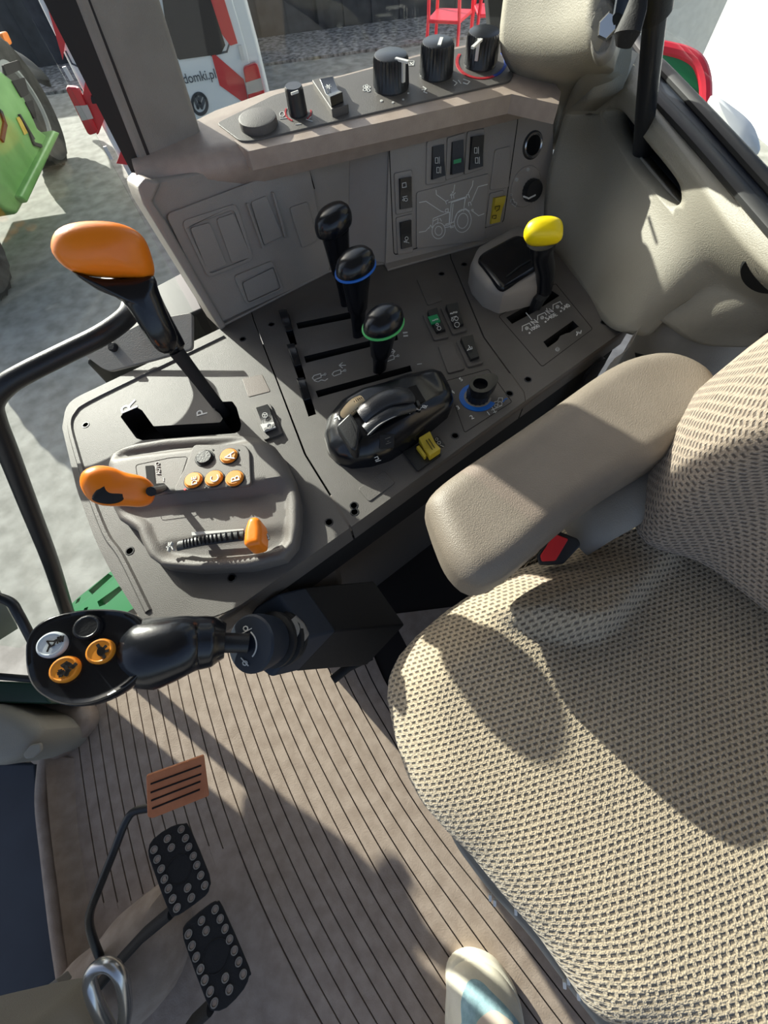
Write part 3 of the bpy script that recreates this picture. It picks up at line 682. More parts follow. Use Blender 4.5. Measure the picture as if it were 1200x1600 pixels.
bm = NB(); loft(bm, [[p + Vector((0, 0, -.016)) for p in qq], [p + Vector((0, 0, -.001)) for p in qq]]); obj('slot_lever', bm, 'black', TQ, bevel=.001)
bm = NB(); qq = [tp([(x, y, z)])[0] for x, y, z in ((230, 560, -.012), (345, 450, -.004), (420, 570, -.006), (405, 640, -.012), (400, 750, -.016), (350, 745, -.016))]
loft(bm, [[p + Vector((0, 0, -.012)) for p in qq], [p + Vector((0, 0, .009)) for p in qq]]); obj('throttle_lever', bm, 'black', TQ, bevel=.004)
bm = NB(); pth = [p for p in smooth_path(tp([(285, 460, -.018), (330, 405, -.009), (380, 360, -.003), (435, 335, -.004)]), 8)]; tube(bm, pth, [(.0065, .0090)] * len(pth), 12, up=(0, 0, 1)); tw = obj('thumb_wheel', bm, 'cream', TQ, label='cream ribbed thumb wheel')
bm = NB()
for i in range(1, len(pth) - 1, 2): 
    d_ = (pth[i + 1] - pth[i - 1]).normalized(); n_ = Vector((-d_.y, d_.x, 0)).normalized()
    tube(bm, [pth[i] + n_ * .0085 + Vector((0, 0, .0025)), pth[i] + Vector((0, 0, .0068)), pth[i] - n_ * .0085 + Vector((0, 0, .0025))], .0005, 6)
obj('wheel_groove', bm, 'groove', tw)
def flat_at(pts): 
    a, b, c = pts; u_ = (b - a); n_ = u_.cross(c - a).normalized(); n_ = n_ if n_.z > 0 else -n_; return Pl(a, u_, n_.cross(u_))
obj('side_button', ext(NB(), facing(P(604, 690, .482), (-.1, -.55, .8)), [(-.008, -.009), (.009, -.007), (.009, .009), (-.008, .008)], -.004, .002), 'blackm', TQ, bevel=.001)
icon('button_mark', facing(P(604, 690, .482), (-.1, -.55, .8)).up(.0021), [[(602, 686), (610, 683)], [(603, 694), (611, 691)], [(605, 690), (608, 689)]], .0004, 'greytrim', TQ)
sp_ = facing(P(640, 645, .489), (-.05, -.5, .86))
for s_, a, b in (('2', (636, 648), (638, 642)), ('1', (645, 644), (647, 638)), ('0', (653, 641), (655, 636)), ('0', (662, 638), (664, 633))): text(sp_, s_, a, b, 'white', TQ)
icon('mark', facing(P(530, 655, .483), (-.3, -.1, .95)), [[(524, 655), (530, 652), (532, 657)]], .0016, 'white', TQ, h=.003)
icon('mark', facing(P(590, 716, .466), (-.1, -.6, .8)), [[(586, 715), (590, 713), (592, 717), (587, 719)], [(588, 721), (595, 719)]], .0008, 'white', TQ, h=.004)

# ================================================================ levers
def lever(name, label, slot, top, sh_px, cap_m, ring_m, hx=1.0, boot=None, shaft_r=.007, grip_w=1.0):
    base = P(*slot, .445); tp_ = Dn(*top, base); ax = (tp_ - base).normalized(); L_ = (tp_ - base).length
    t = thing(name, label, 'lever', base)
    return t, base, tp_, ax, L_
def scv(label, slot, top, ring_m, wid=.0245, lean=None, ln=None):
    base = P(*slot, .43); tp_ = Dn(*top, base)
    if lean: tp_ = tp_ + ray(*top).normalized() * lean
    t = thing('hydraulic_lever', label, 'lever', base, None); ax = (tp_ - base).normalized(); L_ = (tp_ - base).length
    U = (AX - ax * AX.dot(ax)).normalized(); V_ = ax.cross(U)
    p = [base, base + ax * L_ * .3, base + ax * L_ * .42, base + ax * L_ * .45, base + ax * L_ * .62, base + ax * L_ * .8]
    tube(bm := NB(), p, [(.010, .007), (.011, .008), (.0125, .010), (.015, .012), (.0175, .0135), (wid * .85, wid * .72)], 18, up=U)
    obj('grip', bm, 'gloss', t)
    pl = Pl(base + ax * (L_ * .8), U, V_)
    if pl.n.dot(ax) < 0: pl = Pl(pl.o, U, -V_)
    rings = []
    prof_ = [(.80, 0), (.97, .004), (1.0, .008), (.99, .014), (.9, .020), (.72, .0245), (.45, .027), (.15, .028)]
    def sec(s, h): return [pl.w(s * wid * 1.12 * math.cos(a), s * wid * .88 * math.sin(a), h + .004 * s * math.cos(a)) for a in [2 * math.pi * i / 32 for i in range(32)]]
    loft(bm := NB(), [sec(s, h) for s, h in prof_]); obj('knob', bm, 'gloss', t)
    if ring_m:
        pts = sec(1.0, .0068); pts.append(pts[0]); tube(bm := NB(), [p_ for p_ in pts], .0018, 8, cap=False); obj('colour_ring', bm, ring_m, t)
    return t
scv('rearmost plain black hydraulic lever with no coloured ring', (545, 492), (516, 318), None)
scv('middle black hydraulic lever with a blue ring under its knob', (562, 540), (554, 393), 'blue')
scv('nearest black hydraulic lever with a green ring under its knob', (592, 594), (600, 492), 'greenr')
# big orange-topped gear lever
GL = thing('gear_lever', 'tall black lever with big smooth orange knob in the R P gate', 'lever', P(358, 655, .45))
gb = P(352, 648, .43); g1_ = P(275, 548, .535); g2_ = P(215, 445, .60); g3_ = P(180, 395, .64)
tube(bm := NB(), [gb, gb.lerp(g1_, .55), g1_], [.0085, .0085, .0095], 10, flat=.8); obj('shaft', bm, 'blackm', GL)
tube(bm := NB(), smooth_path([g1_, g1_.lerp(g2_, .12), g2_.lerp(g1_, .45), g2_, P(185, 415, .622)], 5), [.0098, .0135, .0140, .0145, .0152, .017, .020, .024], 20); obj('grip', bm, 'gloss', GL)
kp = P(163, 393, .642); kpl = facing(kp, VIEW(kp) * .35 + Vector((-.25, .1, .75)) * .65)
ol = closed_smooth([(79, 385), (86, 362), (110, 349), (150, 345), (190, 350), (220, 366), (235, 394), (240, 433), (200, 435), (150, 433), (112, 424), (88, 405)], 4)
# sculpted knob: outline rings lofted in depth
kv = facing(kp, VIEW(kp)); c0 = Vector(kv.px(160, 392)); O = [Vector(p_) for p_ in px(kv, ol)]; rings = []
for s_, h in ((.3, -.022), (.7, -.018), (.93, -.010), (1, 0), (.985, .005), (.94, .010), (.86, .0150), (.75, .0185), (.6, .0215), (.42, .0235), (.2, .0245), (.05, .025)):
    rings.append([kv.w(*(c0 + (q - c0) * s_), h) for q in resample(O, 48)])
loft(bm := NB(), rings); obj('knob', bm, 'orange', GL, ang=80)
# neck: grip flare under the knob
ol2 = [(112, 424), (150, 434), (200, 435), (240, 430), (247, 450), (262, 490), (278, 530), (268, 552), (245, 548), (215, 505), (190, 470), (150, 452)]
kq = facing(P(230, 470, .60), VIEW(P(230, 470, .60))); bm = NB(); c0 = Vector(kq.px(222, 478)); O = [Vector(p_) for p_ in px(kq, closed_smooth(ol2, 3))]; rings = []
for s_, h in ((.5, -.016), (.85, -.012), (1, -.002), (.97, .006), (.8, .012), (.5, .015), (.2, .016)): rings.append([kq.w(*(c0 + (q - c0) * s_), h) for q in resample(O, 48)])
loft(bm, rings); obj('neck', bm, 'gloss', GL, ang=80)
# orange T-handle
OH = thing('selector_lever', 'orange horizontal selector handle with dark oval thumb pad', 'lever', P(255, 765, .48))
hv = facing(P(185, 760, .53), VIEW(P(185, 760, .53)))
def blob(pl, outline, cpx, prof_, N=48, k=3):
    c0 = Vector(pl.px(*cpx)); O = resample([Vector(p_) for p_ in px(pl, closed_smooth(outline, k))], N); bm = NB()
    loft(bm, [[pl.w(*(c0 + (q - c0) * s_), h) for q in O] for s_, h in prof_]); return bm
obj('handle', blob(hv, [(125, 758), (128, 738), (148, 728), (172, 729), (195, 738), (222, 744), (238, 755), (243, 768), (238, 785), (222, 792), (195, 791), (160, 790), (138, 780)], (180, 762), ((.4, -.015), (.8, -.012), (1, 0), (.93, .008), (.75, .0125), (.45, .015), (.15, .016))), 'orange', OH, ang=80)
obj('thumb_pad', blob(hv.up(.0125), [(143, 780), (152, 764), (170, 752), (186, 754), (196, 765), (194, 780), (180, 787), (160, 787)], (170, 772), ((1, -.004), (.98, .0015), (.8, .003), (.3, .003))), 'blackm', OH, ang=60)
tube(bm := NB(), [P(236, 768, .525), P(246, 766, .51), P(256, 762, .478)], [.005, .0045, .004], 10); obj('stem', bm, 'black', OH)
# yellow PTO lever
YL = thing('pto_lever', 'black curved lever with bright yellow knob beside the number markings', 'lever', P(830, 485, .45))
yb = P(832, 490, .44); yk = Dn(850, 372, P(838, 470, .45)); 
tube(bm := NB(), [yb, P(842, 468, .462), P(852, 455, .47)], [.008, .009, .009], 10); obj('stem', bm, 'black', YL)
ym = yb.lerp(yk, .5)
ya = P(850, 458, .468); y2 = P(852, 425, .498); y3 = P(846, 395, .527); y4 = P(848, 372, .548)
tube(bm := NB(), smooth_path([ya, y2, y3, y4], 6), [.0105, .0125, .0135, .0145, .017, .021], 18); obj('grip', bm, 'gloss', YL)
yv = facing(P(849, 361, .565), VIEW(P(849, 361, .565)) * .6 + Vector((0, 0, .4)))
obj('knob', blob(yv, [(818, 370), (822, 353), (838, 343), (860, 341), (876, 347), (880, 362), (876, 376), (862, 381), (842, 383), (826, 381)], (849, 363), ((.5, -.008), (.93, -.006), (1, 0), (.95, .007), (.78, .012), (.5, .015), (.2, .016))), 'yellow', YL, ang=80)

# ash-tray style box on the rear panel
AB = thing('storage_box', 'raised box with black lid behind the yellow lever', 'box', P(790, 430, .45))
q2 = lambda L_: C(4, 700, 340, L_)
bo = px(CP, q2([(120, 330), (170, 230), (400, 90), (620, 200), (620, 420), (330, 575), (200, 520), (130, 420)])); bt_ = px(Z0(.49), q2([(170, 270), (215, 210), (420, 120), (600, 200), (560, 310), (345, 450), (300, 430)]))
lo = resample([Vector(p_) for p_ in bo], 60); hi = resample([Vector(p_) for p_ in bt_], 60)
bot = [CP.w(*p_, 0) for p_ in lo]
bm = NB(); pillow(bm, CP, px(Z0(.47), q2([(135, 330), (175, 240), (420, 100), (640, 210), (640, 400), (560, 470), (330, 525), (230, 480), (160, 400)])), .038, .012, 0, N=80, K=12); obj('box_body', bm, 'pod', AB)
bl = CP.up(.038); pillow(bm := NB(), bl, px(Z0(.49), rp(q2([(180, 262), (215, 225), (430, 110), (620, 190), (575, 310), (345, 452), (318, 440)]), 10)), .005, .004, -.002, N=70, K=8); obj('lid', bm, 'gloss', AB)
bm = NB(); tube(bm, [bl.w(*bl.px(*q_), .0055) for q_ in q2([(360, 395), (440, 330), (545, 270)])], .0012, 6); obj('lid_edge', bm, 'black', AB)

# ================================================================ dash pod under the side window
PA = P(343, 512, .45); PB = P(515, 424, .45)
LP = plane2(PA, PB, 10)
RP = plane2(P(602, 410, .455), P(843, 350, .455), 18)
POD = thing('switch_pod', 'grey-brown switch pod with flat lower panels under the side window', 'switch panel', (0.05, .7, .5))
# upper knob panel plane
F1 = RP.w(*RP.px(470, 225)); F2 = RP.w(*RP.px(800, 150)); dF = (F2 - F1).normalized()
lipz = .622
LA = P(222, 292, .618); LB = P(868, 146, .612); dL = (LB - LA); dL.z = 0; dL.normalize(); oL = Vector((-dL.y, dL.x, 0))
tt = math.radians(4.5); TP = Pl(LA + oL * .018 + Vector((0, 0, .0185)), dL, oL * math.cos(tt) + Vector((0, 0, 1)) * math.sin(tt))
TL = (LB - LA).length
def tsec(s_, a, w_=1.0):      # profile of the rounded top ledge at length s_
    o = LA + dL * s_; pr = [(.055, -.032), (.010, -.028), (.003, -.017), (-.003, -.007), (-.003, .004), (.001, .011), (.008, .016), (.018, .0185)]
    pts = [o + oL * (x * w_) + Vector((0, 0, z)) for x, z in pr]
    e = TP.w((o - TP.o).dot(TP.u), a, 0); pts.append(e); pts.append(e - Vector((0, 0, .10))); return pts
bm = NB(); back_px = [(0, 205), (0, 0)]
def backdist(s_):
    return .098 if s_ > .16 else .022 + (s_ / .16) * .076
secs = []
for s_ in (-.004, .0, .01, .04, .08, .12, .2, .3, .4, .5, TL - .012, TL - .003, TL + .002):
    sh = .5 if s_ < -.002 or s_ > TL else 1
    t_ = tsec(min(max(s_, .0), TL), backdist(s_)); 
    if s_ < -.001 or s_ > TL: t_ = [(p - (LA + dL * s_ + oL * .03)) * .9 + (LA + dL * s_ + oL * .03) for p in t_]
    secs.append(t_)
loft(bm, secs); ledge = obj('top_ledge', bm, 'ledge', POD, ang=50)
# left lower shell
bm = NB()
lw = [(343, 514), (212, 292), (224, 276), (470, 225), (640, 190), (640, 396), (515, 426)]
ext(bm, LP, px(LP, [(343, 514), (228, 318), (222, 296), (240, 284), (620, 200), (640, 380), (515, 425)]), -.06, -.003)
obj('left_shell', bm, 'pod', POD, bevel=.004)
# end cheek catching the light
bm = NB(); ext(bm, LP, px(LP, [(343, 515), (222, 318), (212, 290), (224, 276), (250, 284), (243, 300), (236, 314), (258, 345), (352, 508)]), -.055, .008)
obj('end_cheek', bm, 'pod', POD, bevel=.004)
c6 = lambda L_: C(2.857, 200, 200, L_)
plate(LP, c6([(165, 385), (800, 145), (900, 640), (400, 870)]), .008, .0025, 'panel_cover', 'pod', POD, bev=.001)
lp2 = LP.up(.0025)
def frame(pl, quad, inner, r, h, name, m, parent, bev=.001):
    return obj(name, ext(NB(), pl, rp(px(pl, quad), r, 4), -.001, h, [rp(px(pl, inner), r * .8, 4)]), m, parent, bevel=bev)
frame(lp2, c6([(235, 415), (480, 335), (560, 585), (355, 668)]), c6([(262, 440), (470, 362), (546, 575), (362, 650)]), .008, .003, 'recess_frame', 'pod', POD)
for quad in ([(275, 445), (362, 420), (440, 610), (355, 645)], [(392, 405), (470, 378), (548, 575), (462, 603)], [(545, 330), (615, 300), (688, 480), (605, 522)], [(718, 355), (800, 327), (843, 500), (775, 535)], [(508, 690), (645, 622), (672, 710), (535, 775)]):
    plate(lp2, c6(quad), .004, .0028, 'blank_cover', 'pod', POD)
for quad in ([(522, 335), (530, 333), (603, 530), (594, 534)], [(636, 285), (644, 283), (703, 485), (694, 488)]): plate(lp2, c6(quad), .001, .006, 'divider_rib', 'pod', POD)
frame(lp2, c6([(468, 660), (640, 590), (690, 715), (525, 785)]), c6([(500, 680), (645, 614), (680, 712), (532, 778)]), .006, .004, 'recess_frame', 'pod', POD)
bm = NB(); ribbon(bm, [LP.w(*LP.px(*q_)) for q_ in c6([(798, 142), (832, 270)])], .0012, 0, 0) if 0 else None
icon('seam', LP, [c6([(798, 142), (812, 200), (832, 270)]), c6([(400, 905), (900, 640)])], .0012, 'groove', POD, h=.0008)
# right switch box
bm = NB(); rbx = px(RP, [(602, 416), (608, 220), (622, 205), (848, 152), (866, 160), (862, 352), (843, 356)])
ext(bm, RP, rp(rbx, .006, 3), -.05, 0); obj('switch_box', bm, 'pod', POD, bevel=.005)
bm = NB(); a0 = RP.px(602, 414); a1 = RP.px(610, 215)
sidep = [RP.w(*a0, -.002), RP.w(*a1, -.002)]
loft(bm, [[RP.w(a0[0], a0[1], -.004), RP.w(a1[0], a1[1], -.004), LP.w(*LP.px(548, 238), -.002), LP.w(*LP.px(545, 408), -.002)], [RP.w(a0[0] + .02, a0[1], -.03), RP.w(a1[0] + .02, a1[1], -.03), LP.w(*LP.px(560, 238), -.05), LP.w(*LP.px(560, 408), -.05)]])
obj('box_side', bm, 'pod', POD)
bm = NB(); ext(bm, Z0(0), [tuple(P(*q_, .45).xy) for q_ in ((343, 514), (515, 426), (600, 414), (606, 424), (868, 352), (884, 300), (620, 330), (360, 440))], .45, .4535); obj('base_flange', bm, 'pod', POD, bevel=.001)
r3 = lambda L_: C(3.53, 560, 160, L_)
groove(RP, r3([(170, 245), (882, 78), (800, 660), (195, 842)]), POD, .006, .0014, m='groove')
g0 = lambda x: RP
rk = lambda b_, c_, **k: rocker(RP, r3(b_), r3(c_), POD, **k)
sr = lambda L_: [r3(l_) for l_ in L_]
lampic = lambda x, y: [[(x, y), (x, y - 30), (x + 14, y - 30), (x + 14, y), (x, y)], [(x + 22, y + 2), (x + 22, y - 34)]]
rk([(375, 215), (485, 185), (478, 440), (370, 455)], [(400, 245), (468, 230), (470, 400), (395, 425)], prof_=(.003, .0035, .004, .006, .0075), icons=[(sr(lampic(424, 335) + lampic(432, 388)), .0007)], lab='rocker switch with two work lamp symbols, left of the green one')
rk([(487, 195), (585, 165), (575, 400), (478, 430)], [(508, 220), (575, 205), (573, 380), (500, 398)], prof_=(.003, .0035, .004, .006, .0075), lens=('greenl', r3([(524, 318), (566, 308), (564, 358), (522, 366)])), lab='rocker switch with lit green square')
rk([(598, 160), (693, 143), (686, 365), (580, 400)], [(612, 190), (680, 180), (680, 350), (600, 372)], icons=[(sr(lampic(640, 280) + lampic(645, 335)), .0007)], lab='rocker switch with lamp symbols, right of the green one')
rk([(195, 390), (295, 370), (298, 600), (205, 620)], [(218, 420), (285, 408), (293, 575), (222, 588)], icons=[(sr([[(242, 470), (242, 446), (262, 442), (264, 466), (242, 470)], [(243, 520), (252, 532), (246, 522)], circ(262, 536, 9, n=8), circ(248, 538, 5, n=8), [(242, 522), (268, 516)]]), .0007)], lab='rocker switch left of the tractor diagram, upper one')
rk([(205, 635), (298, 612), (300, 825), (215, 840)], [(222, 660), (285, 645), (292, 790), (230, 805)], icons=[(sr([circ(266, 750, 9, n=9), [(252, 772), (262, 760)], [(262, 774), (268, 762)], [(250, 765), (280, 775)]]), .0007)], lab='rocker switch left of the tractor diagram, lower one')
rk([(722, 500), (800, 482), (790, 665), (697, 690)], [(737, 525), (800, 512), (772, 655), (718, 668)], m='yellowd', prof_=(.008, .008, .0045, .004, .005), lab='yellow rocker switch')
icon('symbol', RP.up(.012), sr([[(755, 590), (755, 575), (780, 570), (776, 590), (760, 600)], [(738, 640), (740, 625), (760, 622), (758, 640), (745, 642)]]), .0008, 'groove', POD)
plate(RP, r3([(750, 260), (838, 240), (826, 470), (722, 483)]), .004, .0025, 'blank_cover', 'pod', POD)
plate(RP, r3([(318, 495), (718, 390), (690, 760), (318, 805)]), .004, .003, 'tractor_diagram_plate', 'pod', POD)
TR = sr([[(336, 552), (372, 545), (455, 600), (470, 605)], [(428, 484), (430, 508), (480, 545)], [(531, 455), (525, 490), (522, 500)], [(632, 432), (628, 460), (605, 503)], [(711, 452), (660, 465), (625, 545)], [(692, 614), (662, 625), (630, 600)], [(335, 716), (370, 710), (388, 690)],
  circ(442, 708, 36, 44, n=22, rot=10), circ(442, 708, 20, 25, n=16), circ(575, 653, 46, 64, n=26, rot=10), circ(575, 653, 29, 42, n=20, rot=10),
  [(408, 690), (412, 640), (502, 605)], [(502, 605), (500, 675), (475, 680)], [(503, 668), (512, 552), (588, 527), (580, 600)], [(497, 552), (595, 520)], [(512, 668), (522, 560)], [(590, 530), (582, 580)], [(525, 660), (545, 610), (590, 585), (612, 600)],
  [(412, 655), (440, 640), (436, 668)], [(450, 640), (458, 655)], [(478, 690), (528, 680)], [(480, 672), (525, 660)], [(505, 665), (508, 692), (525, 688)], [(514, 530), (512, 512), (524, 508), (526, 528)], [(506, 512), (514, 504)], [(518, 500), (518, 492)], [(528, 505), (534, 498)],
  [(478, 605), (480, 590), (495, 586), (495, 603), (478, 605)], [(485, 560), (480, 545), (494, 540)], [(597, 528), (596, 510), (608, 508), (612, 525)], [(608, 570), (606, 552), (618, 550), (622, 566)], [(388, 695), (398, 676), (406, 692)], circ(628, 594, 5, n=8)])
icon('tractor_drawing', RP.up(.003), TR, .0010, 'white', POD)
# power socket ring and wiper dial
def on(pl, q): return pl.px(*q)
sc_ = RP.px(832, 227)
sk_ = obj('socket_ring', lathe(NB(), RP.w(*sc_), RP.n, [(.0150, 0), (.0150, .004), (.0135, .0055), (.0118, .004), (.0118, .0005)], 32, cap=False), 'steel', POD)
disc(b_ := NB(), RP, sc_, .0125, 0, .0012); obj('socket_hole', b_, 'void', sk_)
disc(b_ := NB(), RP, sc_, .0168, -.001, .0012); obj('socket_flange', b_, 'black', sk_)
wc = RP.px(821, 292)
wd = obj('wiper_dial', lathe(NB(), RP.w(*wc), RP.n, [(.0265, -.001), (.0265, .0015), (.0255, .0022)], 40), 'pod', POD, label='round wiper dial')
kc = RP.px(828, 297)
obj('dial_knob', lathe(NB(), RP.w(*kc), RP.n, [(.0155, .001), (.0150, .014), (.0135, .016)], 40, ribs=1, ribd=.0008, ribrange=(0, 1)), 'black', wd)
icon('pointer', RP.up(.0165), [[(818, 307), (826, 310), (836, 305)]], .0022, 'white', wd)
icon('dial_marks', RP.up(.0024), [circ(*r3([(935, 370)])[0], 1.6, n=8), circ(*r3([(874, 426)])[0], 1.5, n=8)], .0022, 'white', wd)
icon('wiper_symbol', RP.up(.0024), sr([circ(842, 508, 5, n=8), [(838, 550), (842, 535), (856, 534), (858, 555)], [(846, 560), (866, 575), (874, 555), (862, 548)]]), .0008, 'lgrey', wd)
# upper knob panel
HC = thing('heater_panel', 'dark slanted heater panel with four ribbed knobs on top of the dash', 'heater controls', TP.w(.3, .05, 0))
t5 = lambda L_: C(2.449, 330, 40, L_)
KPO = rp(px(TP, t5([(22, 378), (110, 445), (150, 447), (1140, 218), (1158, 190), (1150, 165), (1100, 62), (800, 120), (400, 225), (240, 270)])), .006, 3)
bm = NB(); ext(bm, TP, KPO, -.004, .0015); obj('panel', bm, 'console', HC, bevel=.001)
bm = NB(); ext(bm, TP, px(TP, t5([(0, 372), (20, 350), (240, 262), (400, 215), (800, 108), (1100, 48), (1175, 150), (1250, 140), (1340, 250), (1330, 300), (1150, 260), (140, 480)])), -.02, -.0004); 
obj('ledge_back', bm, 'ledge', POD)
kt = TP.up(.0015)
def knobr(q, r, h, name='ribbed_knob', seg=60, lab=None, ptr=None, tpx=None, m='knobm'):
    c_ = kt.px(*q)
    o = obj(name, lathe(NB(), kt.w(*c_), kt.n, [(r * .98, 0), (r * .98, .002), (r, .003), (r * .94, h * .9), (r * .86, h), (r * .82, h + .0006)], seg, ribs=1, ribd=r * .10, ribrange=(2, 3)), m, HC, label=lab, ang=50)
    if ptr:
        tpn = kt.up(h + .0006); a, b = Vector(tpn.px(*ptr[0])), Vector(tpn.px(*ptr[1])); d = (b - a).normalized(); n_ = Vector((-d.y, d.x)) * ptr[2]
        cc = Vector(c_); 
        obj('pointer', ext(NB(), tpn, [tuple(a - n_), tuple(b - n_), tuple(b + n_), tuple(a + n_)], -.001, .0012), 'white', o)
        if len(ptr) > 3:
            e = (b - cc).normalized(); n2 = Vector((-e.y, e.x)) * ptr[2]; f_ = cc + e * r * .99
            bm = NB(); loft(bm, [[kt.w(*(f_ + n2 * s_ + e * (.0014 * k_)), z_) for s_, k_ in ((-1, -1), (1, -1), (1, 1), (-1, 1))] for z_ in (h * .35, h)]); obj('pointer', bm, 'white', o)
    return o
k1 = knobr((611, 136), .0245, .030, ptr=((618, 92), (638, 97), .0022, 1), lab='large ribbed knob with pointer to the right, next to fan symbol')
k2 = knobr((681, 116), .0235, .030, ptr=((686, 72), (690, 60), .0022), lab='large ribbed knob with white pointer away from the seat')
k3 = knobr((750, 100), .0235, .030, ptr=((752, 62), (738, 75), .0020, 1), lab='large ribbed knob beside the red and blue ring')
k4 = knobr((466, 178), .0125, .026, name='small_knob', seg=28, ptr=((466, 143), (455, 147), .0008), lab='small ribbed knob with thin white pointer')
cb = kt.px(405, 196); bm = NB(); lathe(bm, kt.w(*cb), kt.n, [(.0245, 0), (.0245, .006), (.0238, .0082), (.0215, .009)], 48); obj('blank_cap', bm, 'console', HC, label='round grey blank cap')
c3 = kt.px(750, 104)
def arcpx(pl, cx, cy, rx, ry, a0, a1, w, h=.0008, rot=0): return strokes(NB(), pl, [circ(cx, cy, rx, ry, a0, a1, 24, rot)], w, h)
obj('red_arc', arcpx(kt, 752, 97, 38, 26, 60, 205, .004), 'redp', HC); obj('blue_arc', arcpx(kt, 752, 97, 38, 26, -30, 58, .004), mat('blue_print', (50, 90, 190), .6), HC)
obj('red_arc', arcpx(kt, 466, 176, 20, 15, -10, 40, .002), 'redp', HC); obj('red_arc', arcpx(kt, 466, 176, 20, 15, 120, 200, .002), 'redp', HC)
icon('fan_symbol', kt, [circ(573, 136, 2.2, 3.2, n=8, rot=a_) for a_ in (0,)] + [circ(570, 141, 2.6, 2, n=8), circ(576, 137, 2.6, 2, n=8), circ(570, 136, 2.4, 2, n=8), circ(576, 142, 2.4, 2, n=8)], .0009, 'white', HC)
icon('defrost_symbol', kt, [[(638, 96), (647, 96), (646, 103), (639, 103), (638, 96)], [(641, 98), (645, 102)], [(641, 102), (645, 98)]], .0009, 'white', HC)
icon('airflow_symbol', kt, [[(661, 136), (666, 139), (662, 144), (667, 146)], [(659, 141), (664, 140)], [(708, 126), (714, 130), (710, 134)], [(716, 126), (720, 131)], [(724, 124), (734, 128), (730, 132), (724, 130)]], .0010, 'white', HC)
icon('lamp_symbol', kt, [circ(441, 179, 4, n=9), [(438, 186), (448, 185)], [(462, 195), (470, 194)], [(479, 187), (488, 190)], [(482, 186), (486, 183)]], .0011, 'lgrey', HC)
icon('dot_marks', kt, [circ(596, 158, 1.2, n=6), circ(614, 160.5, .8, n=6), circ(630, 156, .7, n=6), circ(638, 146, .6, n=6)], .0016, 'white', HC)
hs_ = obj('rocker_frame', ext(NB(), kt, rp(px(kt, [(489, 137), (521, 129), (546, 176), (520, 184)]), .003), -.001, .008), 'console', HC, bevel=.0015)
ku = kt.up(.008); a = [Vector(q_) for q_ in px(ku, [(501, 135), (521, 131), (537, 160), (518, 168)])]
bm = NB(); rows = []
for t_, h_ in ((0, 0), (0.01, .0075), (.5, .003), (.98, .0095), (1, 0)):
    l_ = a[0].lerp(a[3], t_); r_ = a[1].lerp(a[2], t_); rows.append([ku.w(*l_, h_), ku.w(*r_, h_)])
bm = NB(); lo = [bm.verts.new(p[0]) for p in rows]; hi = [bm.verts.new(p[1]) for p in rows]; bm.faces.new(lo); bm.faces.new(hi)
for i in range(5): bm.faces.new((lo[i], lo[(i + 1) % 5], hi[(i + 1) % 5], hi[i]))
rkb = obj('rocker_button', bm, 'gloss', hs_, bevel=.0006, label='rocker with white snowflake symbol')
icon('snow_symbol', ku.up(.006), [circ(513, 136, 1.4, n=6)] + [[(513 + 2 * math.cos(a_), 136 + 1.6 * math.sin(a_)), (513 + 4.5 * math.cos(a_), 136 + 3.4 * math.sin(a_))] for a_ in [k_ * math.pi / 3 for k_ in range(6)]], .0008, 'white', rkb)
pod_lit = 0

# ================================================================ right rear trim, pillar and rear window
WG = [[P(866, 380, .44), P(866, 262, .53), P(888, 152, .60), P(930, 58, .69)],
      [P(900, 425, .44), P(925, 300, .52), P(952, 188, .575), P(985, 108, .635)],
      [P(935, 470, .44), P(975, 380, .51), P(1018, 290, .565), P(1058, 196, .62)],
      [P(975, 520, .45), P(1030, 450, .505), P(1088, 370, .56), P(1130, 272, .62)],
      [P(1020, 497, .472), P(1080, 462, .505), P(1150, 415, .55), P(1200, 348, .62)],
      [P(1085, 518, .472), P(1145, 490, .505), P(1225, 450, .55), P(1290, 425, .62)],
      [P(1210, 518, .472), P(1270, 500, .505), P(1330, 485, .55), P(1380, 480, .62)]]
bm = NB(); surf(bm, WG, 7)
wallr = obj('wall_right', bm, 'beige', None, fix=False); struct(wallr)
# pocket cut into the panel
pk = C(2.667, 750, 0, [(575, 470), (590, 450), (640, 455), (700, 520), (800, 640), (880, 740), (900, 790), (895, 840), (860, 858), (825, 840), (740, 740), (640, 620), (585, 530)])
from mathutils.bvhtree import BVHTree
b_ = NB(); b_.from_mesh(wallr.data); _bv = BVHTree.FromBMesh(b_)
def surf_pt(q):
    r_ = ray(*q).normalized(); h_ = _bv.ray_cast(CAM, r_); return h_[0] - r_ * .0005 if h_[0] is not None else P(*q, .56)
hit = _bv.ray_cast(CAM, ray(1030, 240).normalized()); pnn = hit[1] if hit[1].dot(CAM - hit[0]) > 0 else -hit[1]
pn = facing(hit[0], pnn); pko = closed_smooth(px(pn, pk), 3)
cut = obj('cutter', ext(NB(), pn, pko, -.09, .12), 'void', None)
so_ = wallr.modifiers.new('s', 'SOLIDIFY'); so_.thickness = .04; so_.offset = 0
bo_ = wallr.modifiers.new('c', 'BOOLEAN'); bo_.object = cut; bo_.operation = 'DIFFERENCE'; bo_.solver = 'EXACT'
me = bpy.data.meshes.new_from_object(wallr.evaluated_get(bpy.context.evaluated_depsgraph_get()))
if len(me.polygons) > 50: wallr.data = me
wallr.modifiers.clear(); bpy.data.objects.remove(cut)
bm = NB(); ext(bm, pn, closed_smooth(px(pn, pk), 3), -.060, -.054); ext(bm, pn, closed_smooth(px(pn, pk), 3), -.054, -.015, [closed_smooth([tuple(Vector(q_) * .985 + Vector(pko[0]) * 0 + (sum((Vector(z_) for z_ in pko), Vector((0, 0))) / len(pko)) * .015) for q_ in px(pn, pk)], 3)]); struct(obj('trim_11', bm, mat('pocket_liner', (26, 34, 42), .7)))
